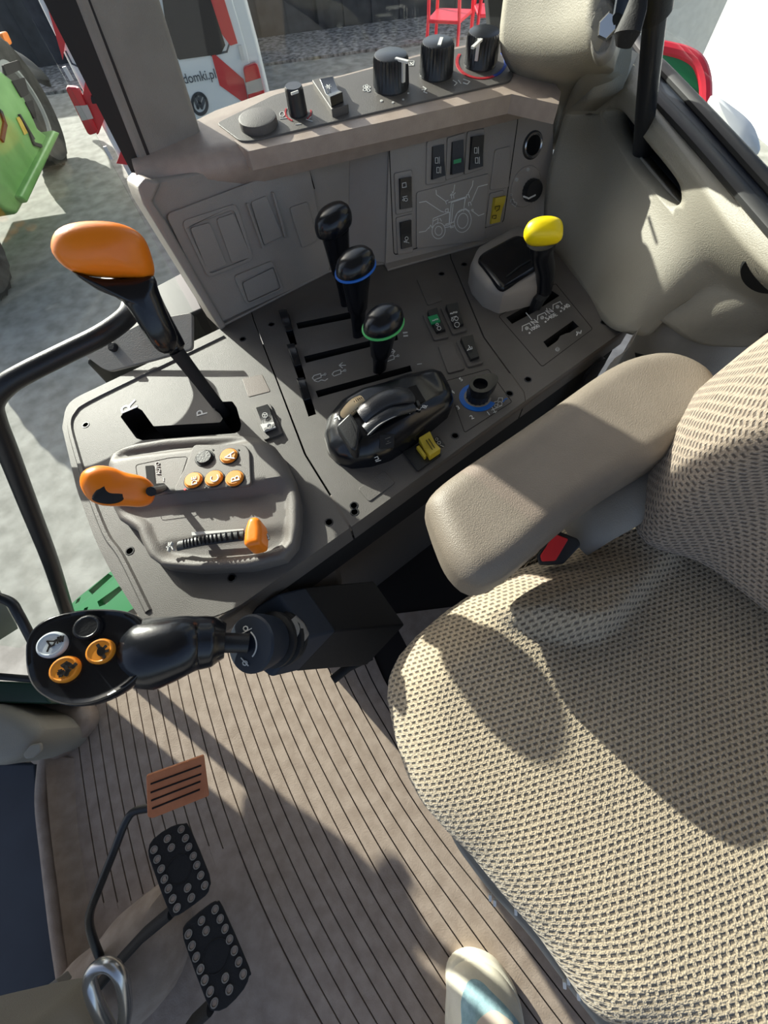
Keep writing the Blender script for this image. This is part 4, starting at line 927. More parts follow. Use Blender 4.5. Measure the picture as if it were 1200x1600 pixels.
pkc = closed_smooth(pk, 3); c_ = Vector((sum(p[0] for p in pkc) / len(pkc), sum(p[1] for p in pkc) / len(pkc)))
rim = [surf_pt(tuple(c_ + (Vector(p_) - c_) * 1.03)) for p_ in pkc]; rim.append(rim[0])
struct(obj('trim_12', tube(NB(), rim, .0022, 8, cap=False), 'greytrim'))
# pillar above
def vup(p, z): return Vector((p.x, p.y, z))
a0_, a1_, a2_, a3_ = P(868, 146, .60), P(895, 140, .604), P(925, 110, .63), P(965, 80, .665)
b0_, b1_, b2_, b3_ = P(812, 82, .652), P(855, 78, .664), P(905, 68, .682), P(962, 50, .705)
c0_, c1_, c2_, c3_ = Dn(806, 0, b0_), Dn(850, 0, b1_), Dn(905, 0, b2_), Dn(962, -10, b3_)
up_ = lambda c, b, k: c + (c - b) * k
PG = [[a0_ + Vector((.0, .0, -.06)), a1_ + Vector((.0, .01, -.06)), a2_ + Vector((0, .01, -.05)), a3_ + Vector((.01, .01, -.04))], [a0_, a1_, a2_, a3_], [b0_, b1_, b2_, b3_], [c0_, c1_, c2_, c3_]]
for k_ in (4, 9, 16): PG.append([c + Vector((.012 * k_ * .3, 0, (c.z - b.z) * k_)) for c, b in ((c0_, b0_), (c1_, b1_), (c2_, b2_), (c3_, b3_))])
bm = NB(); surf(bm, PG, 5); pw = obj('wall_pillar_rear', bm, 'beige', None, fix=False); struct(pw)
m_ = pw.modifiers.new('s', 'SOLIDIFY'); m_.thickness = .04; m_.offset = 0
# window post (black frame) between side glass and pillar
k0 = P(770, 92, .60); k1_ = P(806, 86, .62); m0 = Dn(762, 0, k0); m1 = Dn(812, 0, k1_)
bm = NB(); loft(bm, [[k0 + (k0 - m0) * 1, k1_ + (k1_ - m1), k1_ + (k1_ - m1) + Vector((.01, .03, 0)), k0 + (k0 - m0) + Vector((0, .03, 0))], [m0 + (m0 - k0) * 12, m1 + (m1 - k1_) * 12, m1 + (m1 - k1_) * 12 + Vector((.01, .03, 0)), m0 + (m0 - k0) * 12 + Vector((0, .03, 0))]])
struct(obj('trim_13', bm, 'rubber', bevel=.004))
g0_ = P(330, 190, .66); g1_ = P(770, 75, .66)
struct(obj('window_2', vwall(br0 + Vector((0, .02, 0)), k1_ + Vector((0, .02, 0)), .50, 1.5, .004), 'glass'))
# rear window sill rails
def rail(name, pts, w1, m, z0=0):
    bm = NB(); tube(bm, smooth_path(pts, 4), w1, 10, up=(0, 0, 1)); return struct(obj(name, bm, m))
s6 = lambda L_: C(3.333, 930, 0, L_)
rail('trim_14', [P(*q_, .625) for q_ in s6([(120, 240), (150, 320), (225, 410), (500, 700), (920, 1180), (1300, 1600)])], (.006, .008), 'rubber')
rail('trim_15', [P(*q_, .622) for q_ in s6([(180, 250), (270, 390), (520, 660), (920, 1080), (1300, 1480)])], (.006, .022), 'bluegrey')
rail('trim_16', [P(*q_, .632) for q_ in s6([(200, 190), (250, 265), (350, 355), (600, 620), (920, 970), (1300, 1380)])], (.006, .007), 'rubber')
gr0 = P(*s6([(215, 215)])[0], .62); gr1 = P(*s6([(1300, 1370)])[0], .62)
struct(obj('window_3', vwall(gr1, gr0, .62, 1.5, .004), 'glass'))
# seat-side lower trim: dark panel below the light lip
lipp = [P(*q_, .47) for q_ in [(985, 540), (1005, 500), (1020, 492), (1060, 508), (1100, 522), (1150, 528), (1200, 516), (1260, 500)]]
LG = [[p, p + Vector((-.012, -.012, -.03)), Vector((p.x - .03, p.y - .05, .2)), Vector((p.x - .03, p.y - .06, 0))] for p in [P(960, 560, .46)] + lipp]
bm = NB(); surf(bm, LG, 4); lt = obj('wall_rear', bm, 'greytrim', None, fix=False); struct(lt)
struct(obj('trim_17', tube(NB(), smooth_path([p + Vector((-.004, -.004, .002)) for p in lipp[1:]], 4), .0055, 8), 'beige'))
for q_ in ((1000, 555), (1100, 590)): plate(facing(P(*q_, .44), (-.5, -.7, .5)), [(q_[0] - 8, q_[1] - 4), (q_[0] + 12, q_[1] + 1), (q_[0] + 14, q_[1] + 12), (q_[0] - 6, q_[1] + 8)], .001, .001, 'slot', 'void', lt)
# circular boss with round knob at the right edge
rcz = surf_pt((1175, 440))
hb2 = _bv.ray_cast(CAM, ray(1192, 428).normalized()); rcz = hb2[0]; nb2 = hb2[1] if hb2[1].dot(CAM - hb2[0]) > 0 else -hb2[1]; nb2 = (nb2 + VIEW(rcz) * .25).normalized()
bs = facing(rcz, nb2)
bm = NB(); pillow(bm, bs.up(-.008), px(bs, closed_smooth([(1086, 470), (1094, 430), (1130, 395), (1200, 376), (1290, 395), (1310, 470), (1260, 512), (1190, 520), (1130, 515), (1100, 500)], 3)), .021, .008, 0, N=60, K=10)
struct(obj('trim_18', bm, 'greytrim'))
RK = thing('release_knob', 'round grey knob in black surround at the right edge', 'knob', rcz)
k_ = bs.up(.026)
disc(b_ := NB(), k_, k_.px(1207, 418), .026, -.03, .010, 36, .003); obj('surround', b_, 'rubber', RK)
disc(b_ := NB(), k_.up(.010), k_.up(.010).px(1210, 411), .015, 0, .006, 32, .002); obj('knob', b_, 'greytrim', RK)
# grab handle tube, bracket bolt and hanging lever
GH = thing('grab_handle', 'thick black upright tube rising from the oval pocket', 'grab handle', P(1012, 250, .53))
dep = lambda p: -(RM.transposed() @ (p - CAM)).z
hd = dep(surf_pt((1004, 262))); h0 = D(1001, 258, hd * 1.05); h1 = D(1011, 150, hd * .87); h2 = D(1025, 10, hd * .74); h3 = D(1033, -70, hd * .69)
tube(bm := NB(), [h0, h1, h2, h3, h3 + (h3 - h2) * 2], .0112, 20); obj('tube', bm, 'knobm', GH)
hj = D(1026, 2, hd * .735); disc(b_ := NB(), facing(hj, (h2 - h1)), (0, 0), .0155, -.01, .03, 20, .002); obj('collar', b_, 'black', GH)
BK = thing('window_latch', 'black latch arm with steel bolt on the rear pillar boss', 'latch', P(950, 50, .68))
bvp = NB(); bvp.from_mesh(pw.data); hz = BVHTree.FromBMesh(bvp).ray_cast(CAM, ray(944, 48).normalized())[0]; hz = hz if hz is not None else D(946, 48, .5); bd = dep(hz) - .012; bz = D(946, 48, bd); bf = facing(bz, (-.5, -.75, .3))
obj('boss', blob(bf, [(922, 60), (926, 20), (942, -5), (960, 5), (964, 40), (955, 80), (938, 96), (926, 88)], (943, 48), ((1.1, -.02), (1, 0), (.92, .005), (.8, .006), (.7, .003), (.2, .002))), 'greytrim', BK, ang=80)
c_ = bf.px(951, 44); lathe(bm := NB(), bf.w(c_[0], c_[1], .0), bf.n, [(.0095, 0), (.0095, .012), (.008, .014)], 6); obj('bolt', bm, 'steel', BK)
tube(bm := NB(), [D(1000, -12, bd * .9), D(992, 20, bd * .92), D(980, 52, bd * .93), D(974, 72, bd * .95)], [(.004, .007), (.005, .010), (.006, .012), (.004, .008)], 14); obj('arm', bm, 'blackm', BK, bevel=0)
tube(bm := NB(), [D(975, -60, bd * .95), D(974, 0, bd * .95), D(968, 35, bd * .96)], [(.005, .012)] * 3, 12); obj('strap', bm, 'bluegrey', BK)

# front grab bar by window 1
HB = thing('hand_rail', 'thick bent black handrail in front of the low side window', 'handrail', P(60, 640, .5))
zz = .52
SP_ = Pl(BX * .60, AX, (0, 0, 1))          # upright plane just inside the side window
onp = lambda q, h=0: SP_.w(*SP_.px(*q), h)
hb = [onp((225, 505), -.05), onp((205, 507), -.02), onp((160, 523)), onp((100, 553)), onp((40, 583)), onp((8, 603)), onp((-12, 628)), onp((-8, 655)), onp((12, 705)), onp((45, 790)), onp((80, 880)), onp((106, 960)), onp((135, 1040))]
tube(bm := NB(), smooth_path(hb, 6), .0125, 18); obj('bent_tube', bm, 'black', HB)
br_ = P(185, 545, .47); bf = facing(br_, (-.1, -.5, .9))
obj('bracket', ext(NB(), bf, rp(px(bf, [(128, 552), (230, 500), (300, 488), (300, 545), (240, 562), (172, 580), (160, 576)]), .006), -.006, 0), 'greytrim', HB, bevel=.001)
disc(b_ := NB(), bf, bf.px(178, 543), .007, 0, .006, 20, .002); obj('bolt', b_, 'blackm', HB)
SR = thing('small_rail', 'thin bent black rail at the left edge of the picture', 'rail', P(20, 960, .2))
tube(bm := NB(), smooth_path([P(-60, 915, .2), P(-20, 928, .2), P(15, 940, .2), P(28, 958, .19), P(45, 990, .16), P(60, 1020, .12)], 5), .008, 14); obj('bent_tube', bm, 'black', SR)

# ================================================================ joystick and its mount
JS = thing('joystick', 'black multi-button joystick with white, black and two orange buttons', 'joystick', P(380, 1000, .36))
hc = D(150, 1030, .33); hn = VIEW(hc) * .55 + Vector((-.05, .05, 1)) * .45; HP = facing(hc, hn)
ho = [(40, 1030), (42, 1000), (58, 976), (90, 960), (140, 951), (190, 953), (218, 964), (232, 985), (236, 1018), (226, 1050), (203, 1074), (165, 1095), (130, 1104), (90, 1100), (58, 1082), (44, 1058)]
obj('head', blob(HP, ho, (140, 1025), ((.5, -.036), (.85, -.028), (1, -.012), (1, -.004), (.965, .003), (.93, .0045), (.88, .003), (.82, .002), (.3, .002)), N=72), 'gloss', JS, ang=80)
hp = HP.up(.0022)
jb = []
for q, m, lab in (((84, 1008), 'lgrey', 'white round button'), ((139, 981), 'black', 'black round button'), ((104, 1046), 'orangeb', 'orange button with running hare'), ((159, 1018), 'orangeb', 'orange button with tortoise')):
    c_ = hp.px(*q); jb.append(obj('push_button', lathe(NB(), hp.w(*c_), hp.n, [(.0105, -.002), (.0105, .004), (.0097, .0060), (.0086, .0064), (.0078, .0058)], 32), m if m != 'lgrey' else mat('white_button', (205, 212, 216), .35), JS, label=lab))
hb_ = hp.up(.0064)
icon('axe_symbol', hb_, [[(74, 1018), (78, 1008), (74, 1002), (84, 1002), (88, 1000), (84, 1008), (76, 1012)], [(90, 1005), (91, 996), (94, 1003), (95, 994), (98, 1002), (99, 994)]], .0011, 'groove', jb[0])
icon('hare_symbol', hb_, [[(92, 1052), (98, 1050), (104, 1054), (106, 1048), (102, 1042), (108, 1038), (114, 1042), (118, 1038)], [(98, 1040), (104, 1036), (108, 1038)], [(104, 1052), (108, 1047)], [(95, 1056), (94, 1048)]], .0026, 'groove', jb[2])
bm = NB(); strokes(bm, hb_, [circ(158, 1018, 2, 2.4, n=10), circ(158, 1018, 4, 5, n=12), [(153, 1008), (156, 1013)], [(165, 1010), (161, 1014)], [(168, 1017), (163, 1018)], [(163, 1027), (161, 1022)]], .0022, .0006); obj('tortoise_symbol', bm, 'groove', jb[3])
gp = [D(196, 1024, .372), D(215, 1024, .366), D(240, 1020, .358), D(280, 1010, .358), D(305, 1005, .365), D(332, 1002, .372), D(352, 1001, .376)]
tube(bm := NB(), smooth_path(gp, 5), [.018, .029, .0335, .0285, .0255, .0240, .0165], 28, flat=.9); obj('grip', bm, 'gloss', JS)
tube(bm := NB(), [D(345, 1004, .376), D(388, 1005, .385)], .0095, 16); obj('stem', bm, 'black', JS)
jd = (D(430, 998, .40) - D(388, 1006, .388)).normalized()
bc = D(390, 1006, .388); jn = facing(bc, -jd * .62 + VIEW(bc) * .62)
lathe(bm := NB(), bc, jn.n, [(.026, -.03), (.029, -.012), (.029, -.002), (.027, 0), (.01, .001)], 36); obj('boot_cap', bm, 'bluegrey', JS)
for q_, sx in (((380, 988), 1), ((383, 1034), 1)): pass
up_ = jn.up(.0012); icon('lock_symbols', up_, [circ(384, 982, 3.5, n=8), [(378, 990), (393, 982)], circ(383, 1036, 3.5, n=8), [(377, 1028), (388, 1040)]], .0009, 'white', JS)
icon('arc_mark', up_, [circ(375, 1008, 26, 27, -48, 40, 14)], .0011, 'white', JS)
for i, (k_, r_) in enumerate(((.036, .030), (.048, .031), (.058, .029))):
    c_ = bc - jn.n * k_; lathe(bm := NB(), c_, jn.n, [(r_ * .75, -.005), (r_, -.003), (r_, .002), (r_ * .75, .005)], 32); obj('bellows', bm, 'blackm', JS)
JM = thing('joystick_mount', 'dark square joystick mounting box beside the console', 'mount', P(460, 1000, .3))
FQ = [(398, 948), (434, 927), (483, 996), (423, 1060), (401, 1043), (372, 985)]
loft(bm := NB(), [[D(x, y, .432) for x, y in FQ], [D(x + 44, y - 11, .465) for x, y in FQ]]); obj('box', bm, 'bluegrey', JM, bevel=.004)
loft(bm := NB(), [[D(x + 40, y - 10, .468) for x, y in FQ], [D(x + 150, y - 20, .60) for x, y in FQ]]); obj('rear_box', bm, 'blackm', JM, bevel=.003)
tube(bm := NB(), [D(455, 968, .425), D(466, 982, .425), D(476, 998, .43)], [(.004, .008), (.005, .010), (.003, .009)], 12); obj('lever_tab', bm, 'greytrim', JM)
tube(bm := NB(), [P(520, 1062, .2), P(545, 1042, .2), P(580, 1025, .19)], .007, 12); obj('release_lever', bm, 'blackm', JM)

# ================================================================ pedals
def pedal_pad(pl, outline, studs, label, arm):
    t = thing('brake_pedal', label, 'pedal', pl.w(0, 0, 0))
    O = closed_smooth(px(pl, outline), 2); pad = obj('pad', ext(NB(), pl, O, -.006, 0), 'blackm', t, bevel=.0012)
    for s_ in studs:
        c_ = pl.px(*s_); st = obj('stud', lathe(NB(), pl.w(*c_), pl.n, [(.0048, -.001), (.0048, .0022), (.0034, .0022), (.0034, .0)], 18, cap=False), 'greytrim', t)
        disc(b_ := NB(), pl, c_, .0030, -.001, .0006, 14); obj('stud_hole', b_, 'ledge', st)
    tube(bm := NB(), arm, [(.006, .010)] * len(arm), 12); obj('arm', bm, 'blackm', t)
    c_ = pl.px(sum(q[0] for q in outline) / len(outline), sum(q[1] for q in outline) / len(outline)); lathe(bm := NB(), pl.w(*c_), pl.n, [(.017, 0), (.017, .0008), (.016, .0008), (.016, 0)], 28, cap=False); obj('pad_ring', bm, 'black', t)
    return t
c7 = lambda L_: C(2.4, 0, 1150, L_)
pc1 = P(280, 1358, .14); pp1 = facing(pc1, (.35, .15, .92))
pedal_pad(pp1, c7([(555, 430), (575, 385), (640, 340), (690, 328), (712, 345), (785, 520), (785, 570), (770, 600), (690, 660), (655, 676), (635, 665), (570, 490)]), c7([(628, 385), (680, 350), (696, 383), (708, 416), (725, 450), (738, 484), (753, 522), (768, 560), (643, 418), (578, 426), (590, 462), (605, 498), (617, 536), (632, 572), (648, 610), (664, 644), (704, 569), (718, 606)]), 'upper black brake pedal with ring studs below the orange pedal', [pp1.w(*pp1.px(268, 1425), -.008), P(225, 1460, .11), P(190, 1498, .09), P(150, 1545, .08)])
pc2 = P(337, 1493, .13); pp2 = facing(pc2, (.35, .15, .92))
pedal_pad(pp2, c7([(685, 740), (700, 700), (790, 628), (815, 622), (835, 640), (935, 870), (935, 900), (915, 950), (850, 1020), (800, 1032), (775, 1000), (700, 800)]), c7([(807, 650), (826, 685), (844, 722), (861, 762), (879, 804), (895, 846), (912, 892), (756, 692), (773, 730), (707, 742), (720, 786), (736, 828), (752, 873), (768, 914), (788, 957), (804, 1000), (845, 906), (860, 950)]), 'lower black brake pedal with ring studs nearest the bottom edge', [pp2.w(*pp2.px(330, 1575), -.008), P(300, 1600, .1), P(260, 1660, .08)])
OP = thing('clutch_pedal', 'worn orange ribbed pedal pad on a bent black rod', 'pedal', P(280, 1230, .19))
po = facing(P(280, 1230, .19), (.45, -.25, .85)); op = c7([(548, 150), (765, 72), (785, 225), (572, 310), (553, 305)])
obj('pad', ext(NB(), po, rp(px(po, op), .003), -.007, 0), 'pedal', OP, bevel=.0012)
for a_, b_ in (((565, 180), (755, 110)), ((565, 212), (755, 142)), ((567, 242), (752, 170)), ((570, 272), (750, 200))):
    bm = NB(); tube(bm, [po.w(*po.px(*c7([a_])[0]), .0002), po.w(*po.px(*c7([b_])[0]), .0002)], .0012, 8); obj('pad_rib', bm, 'groove', OP)
tube(bm := NB(), smooth_path([P(236, 1262, .18), P(210, 1268, .18), P(196, 1285, .178), P(178, 1330, .165), P(152, 1395, .14), P(140, 1430, .12), P(143, 1460, .10), P(158, 1500, .07)], 5), [.0055] * 40, 12); obj('rod', bm, 'black', OP)
# steering column cover and tilt ring
SC = thing('steering_column', 'beige steering column cover at the bottom left corner', 'column', P(60, 1600, .2))
bm = NB(); sp0 = Z0(.26); pillow(bm, Z0(.14), px(Z0(.15), closed_smooth([(-160, 1640), (-60, 1580), (40, 1552), (128, 1534), (142, 1545), (160, 1580), (185, 1640), (200, 1760), (0, 1850), (-200, 1760)], 3)), .13, .02, 0, N=80, K=14); obj('cover', bm, 'beige', SC)
obj('cover_edge', ext(NB(), Z0(.12), rp(px(Z0(.12), c7([(20, 1050), (255, 878), (272, 905), (60, 1080), (0, 1110)])), .002), 0, .02), 'greytrim', SC, bevel=.002)
TR_ = thing('steel_loop', 'shiny steel loop handle behind the steering column cover', 'handle', P(168, 1540, .2))
tube(bm := NB(), smooth_path([P(190, 1620, .15), P(196, 1575, .18), P(190, 1530, .21), P(172, 1508, .22), P(150, 1512, .22), P(140, 1532, .215), P(150, 1570, .20), P(170, 1610, .16)], 6), .0075, 14); obj('loop', bm, 'steel', TR_)
HM = struct(obj('trim_19', pillow(NB(), Z0(0), closed_smooth(px(Z0(.05), c7([(190, 930), (330, 800), (420, 690), (600, 560), (640, 640), (660, 720), (640, 900), (540, 1080), (300, 1250), (60, 1300)])), 3), .075, .05, 0, N=70, K=14), 'floor'))

# ================================================================ sneaker
SN = thing('sneaker', 'worn white sneaker with pale blue mesh toe on the ribbed floor', 'shoe', P(760, 1600, 0))
shl = M['shoe'] = mat('shoe_white', (226, 220, 202), .7, var=8, vs=30, bump=.3); M['shoeb'] = mat('shoe_blue_mesh', (158, 192, 200), .8, var=12, vs=120, bump=.8, bs=900); M['tip'] = mat('worn_toe', (226, 200, 150), .7, var=8)
so1 = [(699, 1560), (698, 1525), (708, 1502), (730, 1491), (752, 1494), (775, 1506), (797, 1532), (812, 1562), (820, 1600), (832, 1680), (835, 1790), (800, 1880), (740, 1880), (708, 1800), (698, 1680), (697, 1600)]
spl = Z0(0); O = closed_smooth(px(Z0(.02), so1), 3)
tip = Vector(Z0(.02).px(735, 1492)); heel = Vector(Z0(.02).px(770, 1880)); dsh = (heel - tip).normalized()
def shoe_h(x, y):
    t_ = (Vector((x, y)) - tip).dot(dsh); return .034 * min(1, max(0, (t_ - .015) / .07)) + .03 * max(0, min(1, (t_ - .09) / .08))
pillow(bm := NB(), spl, O, .024, .008, 0.0, N=80, K=10); obj('sole', bm, 'shoe', SN)
O2 = [tuple(Vector(O[0]) * 0 + (sum((Vector(p) for p in O), Vector((0, 0))) / len(O)) + (Vector(q) - sum((Vector(p) for p in O), Vector((0, 0))) / len(O)) * .95) for q in O]
pillow(bm := NB(), Z0(.018), O2, .028, .026, 0, N=80, K=22, fn=shoe_h, ctr=tuple(tip.lerp(heel, .45))); up_o = obj('upper', bm, 'shoe', SN)
from mathutils.bvhtree import BVHTree
bb = NB(); bb.from_mesh(up_o.data); bv = BVHTree.FromBMesh(bb)
def on_shoe(poly, name, m, lift, parent):
    O_ = resample([Vector(p_) for p_ in closed_smooth(poly, 3)], 48); c_ = sum(O_, Vector((0, 0))) / 48; bm = NB(); rings = []
    for s_, l_ in ((1, -.001), (.99, lift), (.8, lift), (.6, lift), (.4, lift), (.2, lift)):
        rr = []
        for q in O_:
            p_ = c_ + (q - c_) * s_; r_ = ray(*p_).normalized(); h_ = bv.ray_cast(CAM, r_)[0]
            if h_ is None: h_ = P(p_.x, p_.y, .05)
            rr.append(h_ - r_ * l_)
        rings.append(rr)
    loft(bm, rings); return obj(name, bm, m, parent)
s4 = lambda L_: C(3.75, 640, 1400, L_)
on_shoe(s4([(305, 740), (300, 620), (330, 520), (365, 485), (420, 500), (480, 560), (560, 640), (640, 740), (660, 800), (300, 800)]), 'mesh_panel', 'shoeb', .002, SN)
on_shoe(s4([(390, 750), (430, 700), (490, 668), (540, 690), (620, 760), (620, 850), (390, 850)]), 'tongue', mat('shoe_tongue', (226, 208, 190), .8), .005, SN)

# ================================================================ seat
fa = lambda f, l, z: AX * f + BX * l + Vector((0, 0, z))
SEAT = thing('driver_seat', 'cream honeycomb-fabric driver seat with a brown padded armrest', 'seat', fa(.2, -.15, .3))
def XY(q, z=.40): return tuple(P(*q, z).xy)
cz = .395
sil = [(603, 1090), (606, 1055), (622, 1022), (650, 990), (700, 948), (765, 905), (848, 862), (905, 850)]
front_ = [(935, 1605), (900, 1552), (850, 1480), (790, 1410), (742, 1350), (700, 1308), (660, 1262), (635, 1215), (617, 1160)]
ext_w = [tuple((fa(f, l, 0)).xy) for f, l in ((.20, .035), (.36, .035), (.42, 0), (.42, -.42), (.36, -.46), (.10, -.47))]
so2 = [XY(q, cz) for q in sil] + ext_w
cl = Vector(XY((935, 1605), cz)); so2 += [tuple((cl + (Vector(ext_w[-1]) - cl) * .5).to_tuple())] + [XY(q, cz) for q in front_]
bol = [Vector(XY(q, .42)) for q in [(850, 868), (790, 890), (745, 925), (720, 945), (760, 975), (820, 995), (880, 1008), (930, 1003), (960, 985), (1000, 945), (1062, 880), (1090, 800), (960, 800)]]
def seatfn(x, y):
    p = Vector((x, y)); d = sdist(p, bol); ins = inside(p, bol); s_ = d if ins else -d
    t_ = max(0, min(1, (s_ + .002) / .024)); t_ = t_ * t_ * (3 - 2 * t_)
    lipq = Vector(XY((905, 1005), .42)); fade = max(0, min(1, 1 - ((p - lipq).length - .02) / .10))
    e = Vector((p.x * AX.x + p.y * AX.y, p.x * BX.x + p.y * BX.y))
    base = .012 * math.exp(-((e.x - .10) / .09) ** 2) - .008 * math.exp(-(((e.y + .2) / .12) ** 2)) * max(0, min(1, (e.x - .04) / .12))
    return base + t_ * (.018 + .026 * fade)
bm = NB(); pillow(bm, Z0(.30), so2, .125, .055, 0.02, N=200, K=64, fn=seatfn, ctr=tuple(fa(.22, -.18, 0).xy), uv=True)
obj('cushion', bm, 'fabric', SEAT, ang=80)
# piping groove round the bolster
# backrest
def backrest():
    bm = NB(); l_ = bm.loops.layers.uv.verify(); rows = []; nz = 26; nl = 40
    for i in range(nz + 1):
        z = .425 + .36 * i / nz; row = []
        for j in range(nl + 1):
            lat = .018 - .46 * j / nl; side = min(j, nl - j) / nl
            s_ = max(0, min(1, side / .10)); edge = math.sqrt(max(0, 1 - (1 - s_) ** 2))
            zz_ = (z - .425); bot = math.sqrt(max(0, 1 - (1 - min(1, (zz_) / .045)) ** 2)); topf = math.sqrt(max(0, 1 - (1 - min(1, (.785 - z) / .06)) ** 2))
            bulge = .030 * math.exp(-((side - .12) / .075) ** 2)
            f = .375 + zz_ * .22 - .062 * edge * min(bot, topf) - bulge * min(bot, topf)
            sh = .02 * (1 - bot); wob = .022 * math.exp(-((zz_ - .12) / .07) ** 2)
            lat2 = lat + (wob if j < nl / 2 else -wob) * (1 - 2 * side)
            row.append(fa(f, lat2, z + sh * .4))
        rows.append(row)
    UU = [[0] * (nl + 1) for _ in rows]; VV = [[0] * (nl + 1) for _ in rows]; c_ = nl // 4
    for i in range(nz + 1):
        for j in range(1, nl + 1): UU[i][j] = UU[i][j - 1] + (rows[i][j] - rows[i][j - 1]).length
        off = UU[i][c_]; UU[i] = [u - off for u in UU[i]]
    for i in range(1, nz + 1):
        for j in range(nl + 1): VV[i][j] = VV[i - 1][j] + (rows[i][j] - rows[i - 1][j]).length
    for i in range(nz + 1):
        for j in range(nl + 1): VV[i][j] -= VV[6][j] if False else 0
    V = [[bm.verts.new(p) for p in r] for r in rows]
    for i in range(nz):
        for j in range(nl):
            f = bm.faces.new((V[i][j], V[i][j + 1], V[i + 1][j + 1], V[i + 1][j]))
            for lp, (a_, b_) in zip(f.loops, ((i, j), (i, j + 1), (i + 1, j + 1), (i + 1, j))): lp[l_].uv = (UU[a_][b_], VV[a_][b_])
    Bk = [[bm.verts.new(p + AX * .09) for p in (rows[0][0], rows[0][-1], rows[-1][-1], rows[-1][0])]]
    edge_ = [V[0][j] for j in range(nl + 1)] + [V[i][nl] for i in range(1, nz + 1)] + [V[nz][j] for j in range(nl - 1, -1, -1)] + [V[i][0] for i in range(nz - 1, 0, -1)]
    bk = [bm.verts.new(v.co + AX * .06) for v in edge_]
    for i in range(len(edge_)): bm.faces.new((edge_[i], edge_[(i + 1) % len(edge_)], bk[(i + 1) % len(bk)], bk[i]))
    bm.faces.new(bk)
    for v in Bk[0]: bm.verts.remove(v)
    return bm
obj('backrest', backrest(), 'fabricb', SEAT, ang=80)
# armrest
ao = [(667, 800), (668, 783), (684, 765), (720, 738), (800, 684), (880, 628), (940, 586), (985, 566), (1035, 560), (1080, 575), (1110, 600), (1117, 630), (1108, 655), (1075, 690), (1020, 725), (975, 752), (920, 790), (860, 840), (810, 885), (770, 912), (740, 918), (712, 900), (690, 865)]
az_ = .535
apl = Z0(.50)
pillow(bm := NB(), Z0(.495), closed_smooth(px(Z0(az_ - .012), ao), 2), .048, .022, 0, N=110, K=20); obj('armrest', bm, 'arm', SEAT, label='brown-grey padded vinyl armrest')
bk_ = thing('seat_belt_buckle', 'seat belt buckle with red button beside the seat cushion', 'buckle', P(870, 852, .44))
bf = facing(P(868, 852, .452), (-.35, -.35, .85))
obj('housing', ext(NB(), bf, rp(px(bf, [(838, 868), (868, 828), (904, 842), (908, 852), (880, 882), (842, 884)]), .003), -.014, 0), 'black', bk_, bevel=.002)
obj('red_button', ext(NB(), bf, rp(px(bf, [(844, 868), (866, 834), (888, 842), (868, 876), (846, 877)]), .002), -.002, .003), 'red', bk_, bevel=.001)
bm = NB(); tube(bm, smooth_path([P(895, 838, .43), P(930, 815, .45), P(970, 790, .47), P(1015, 755, .48), P(1060, 725, .48)], 4), [(.012, .026)] * 20, 16, up=(0, 0, 1)); obj('armrest_bracket', bm, 'greytrim', SEAT, label='grey plastic bracket')
bo2 = [XY(q, .0) for q in [(748, 1362), (800, 1452), (850, 1520), (905, 1590), (1000, 1720)]]
pb = [tuple(Vector(P(*q, 0).xy)) for q in [(650, 1150), (700, 1290), (745, 1350), (800, 1410), (860, 1490), (930, 1580), (1010, 1700)]] + [tuple(fa(f, l, 0).xy) for f, l in ((.1, -.5), (.42, -.45), (.42, 0), (.15, .0))]
M['sill'] = mat('pedestal_grey', (150, 146, 136), .6)
obj('pedestal', ext(NB(), Z0(0), rp(pb, .02), 0, .10), 'sill', SEAT, bevel=.01)
pb2 = [tuple(Vector(p_).lerp(fa(.25, -.2, 0).xy, .12)) for p_ in pb]
obj('bellows', ext(NB(), Z0(0), rp(pb2, .02), .10, .34), 'blackm', SEAT, bevel=.01)
for q_ in ((766, 1402), (773, 1410), (806, 1424), (882, 1538), (888, 1532), (904, 1556)):
    bf = facing(P(*q_, .105), (-.3, -.3, .9)); obj('clip', ext(NB(), bf, rp([(-.002, -.004), (.002, -.004), (.002, .004), (-.002, .004)], .001), -.002, .002), 'white', SEAT)

# ================================================================ outside
GZ = -1.3
bm = NB(); ext(bm, Z0(GZ), [(-30, -12), (30, -12), (30, 30), (-30, 30)], -.1, 0); gd = struct(obj('ground', bm, 'concrete'))
gv = obj('gravel_strip', ext(NB(), Z0(GZ), [(-12, 9.15), (12, 9.15), (12, 10.4), (-12, 10.4)], 0, .03), 'gravel'); tag(gv, 'grey gravel strip along the foot of the fence', 'gravel'); gv['kind'] = 'stuff'
ys = obj('moss_patch', pillow(NB(), Z0(GZ), closed_smooth(px(Z0(GZ), [(432, 44), (445, 30), (475, 28), (486, 36), (480, 45), (455, 50)]), 3), .06, .05, 0, N=40, K=8), 'sand'); tag(ys, 'yellow mossy patch on the gravel beside the van', 'moss'); ys['kind'] = 'stuff'
FN = thing('fence', 'dark slatted fence behind the gravel strip', 'fence', (0, 10.5, GZ))
bm = NB()
for i in range(110):
    x0 = -13 + i * .24; ext(bm, Z0(GZ), [(x0, 10.5), (x0 + .245, 10.5 + .02 * (i % 2)), (x0 + .245, 10.53), (x0, 10.53)], 0, 1.15)
obj('slats', bm, 'fence', FN, label='row of upright slats')
for x0 in (-6, -3, 0, 3, 6): obj('post', ext(NB(), Z0(GZ), [(x0, 10.44), (x0 + .1, 10.44), (x0 + .1, 10.5), (x0, 10.5)], 0, 1.2), 'fence', FN)
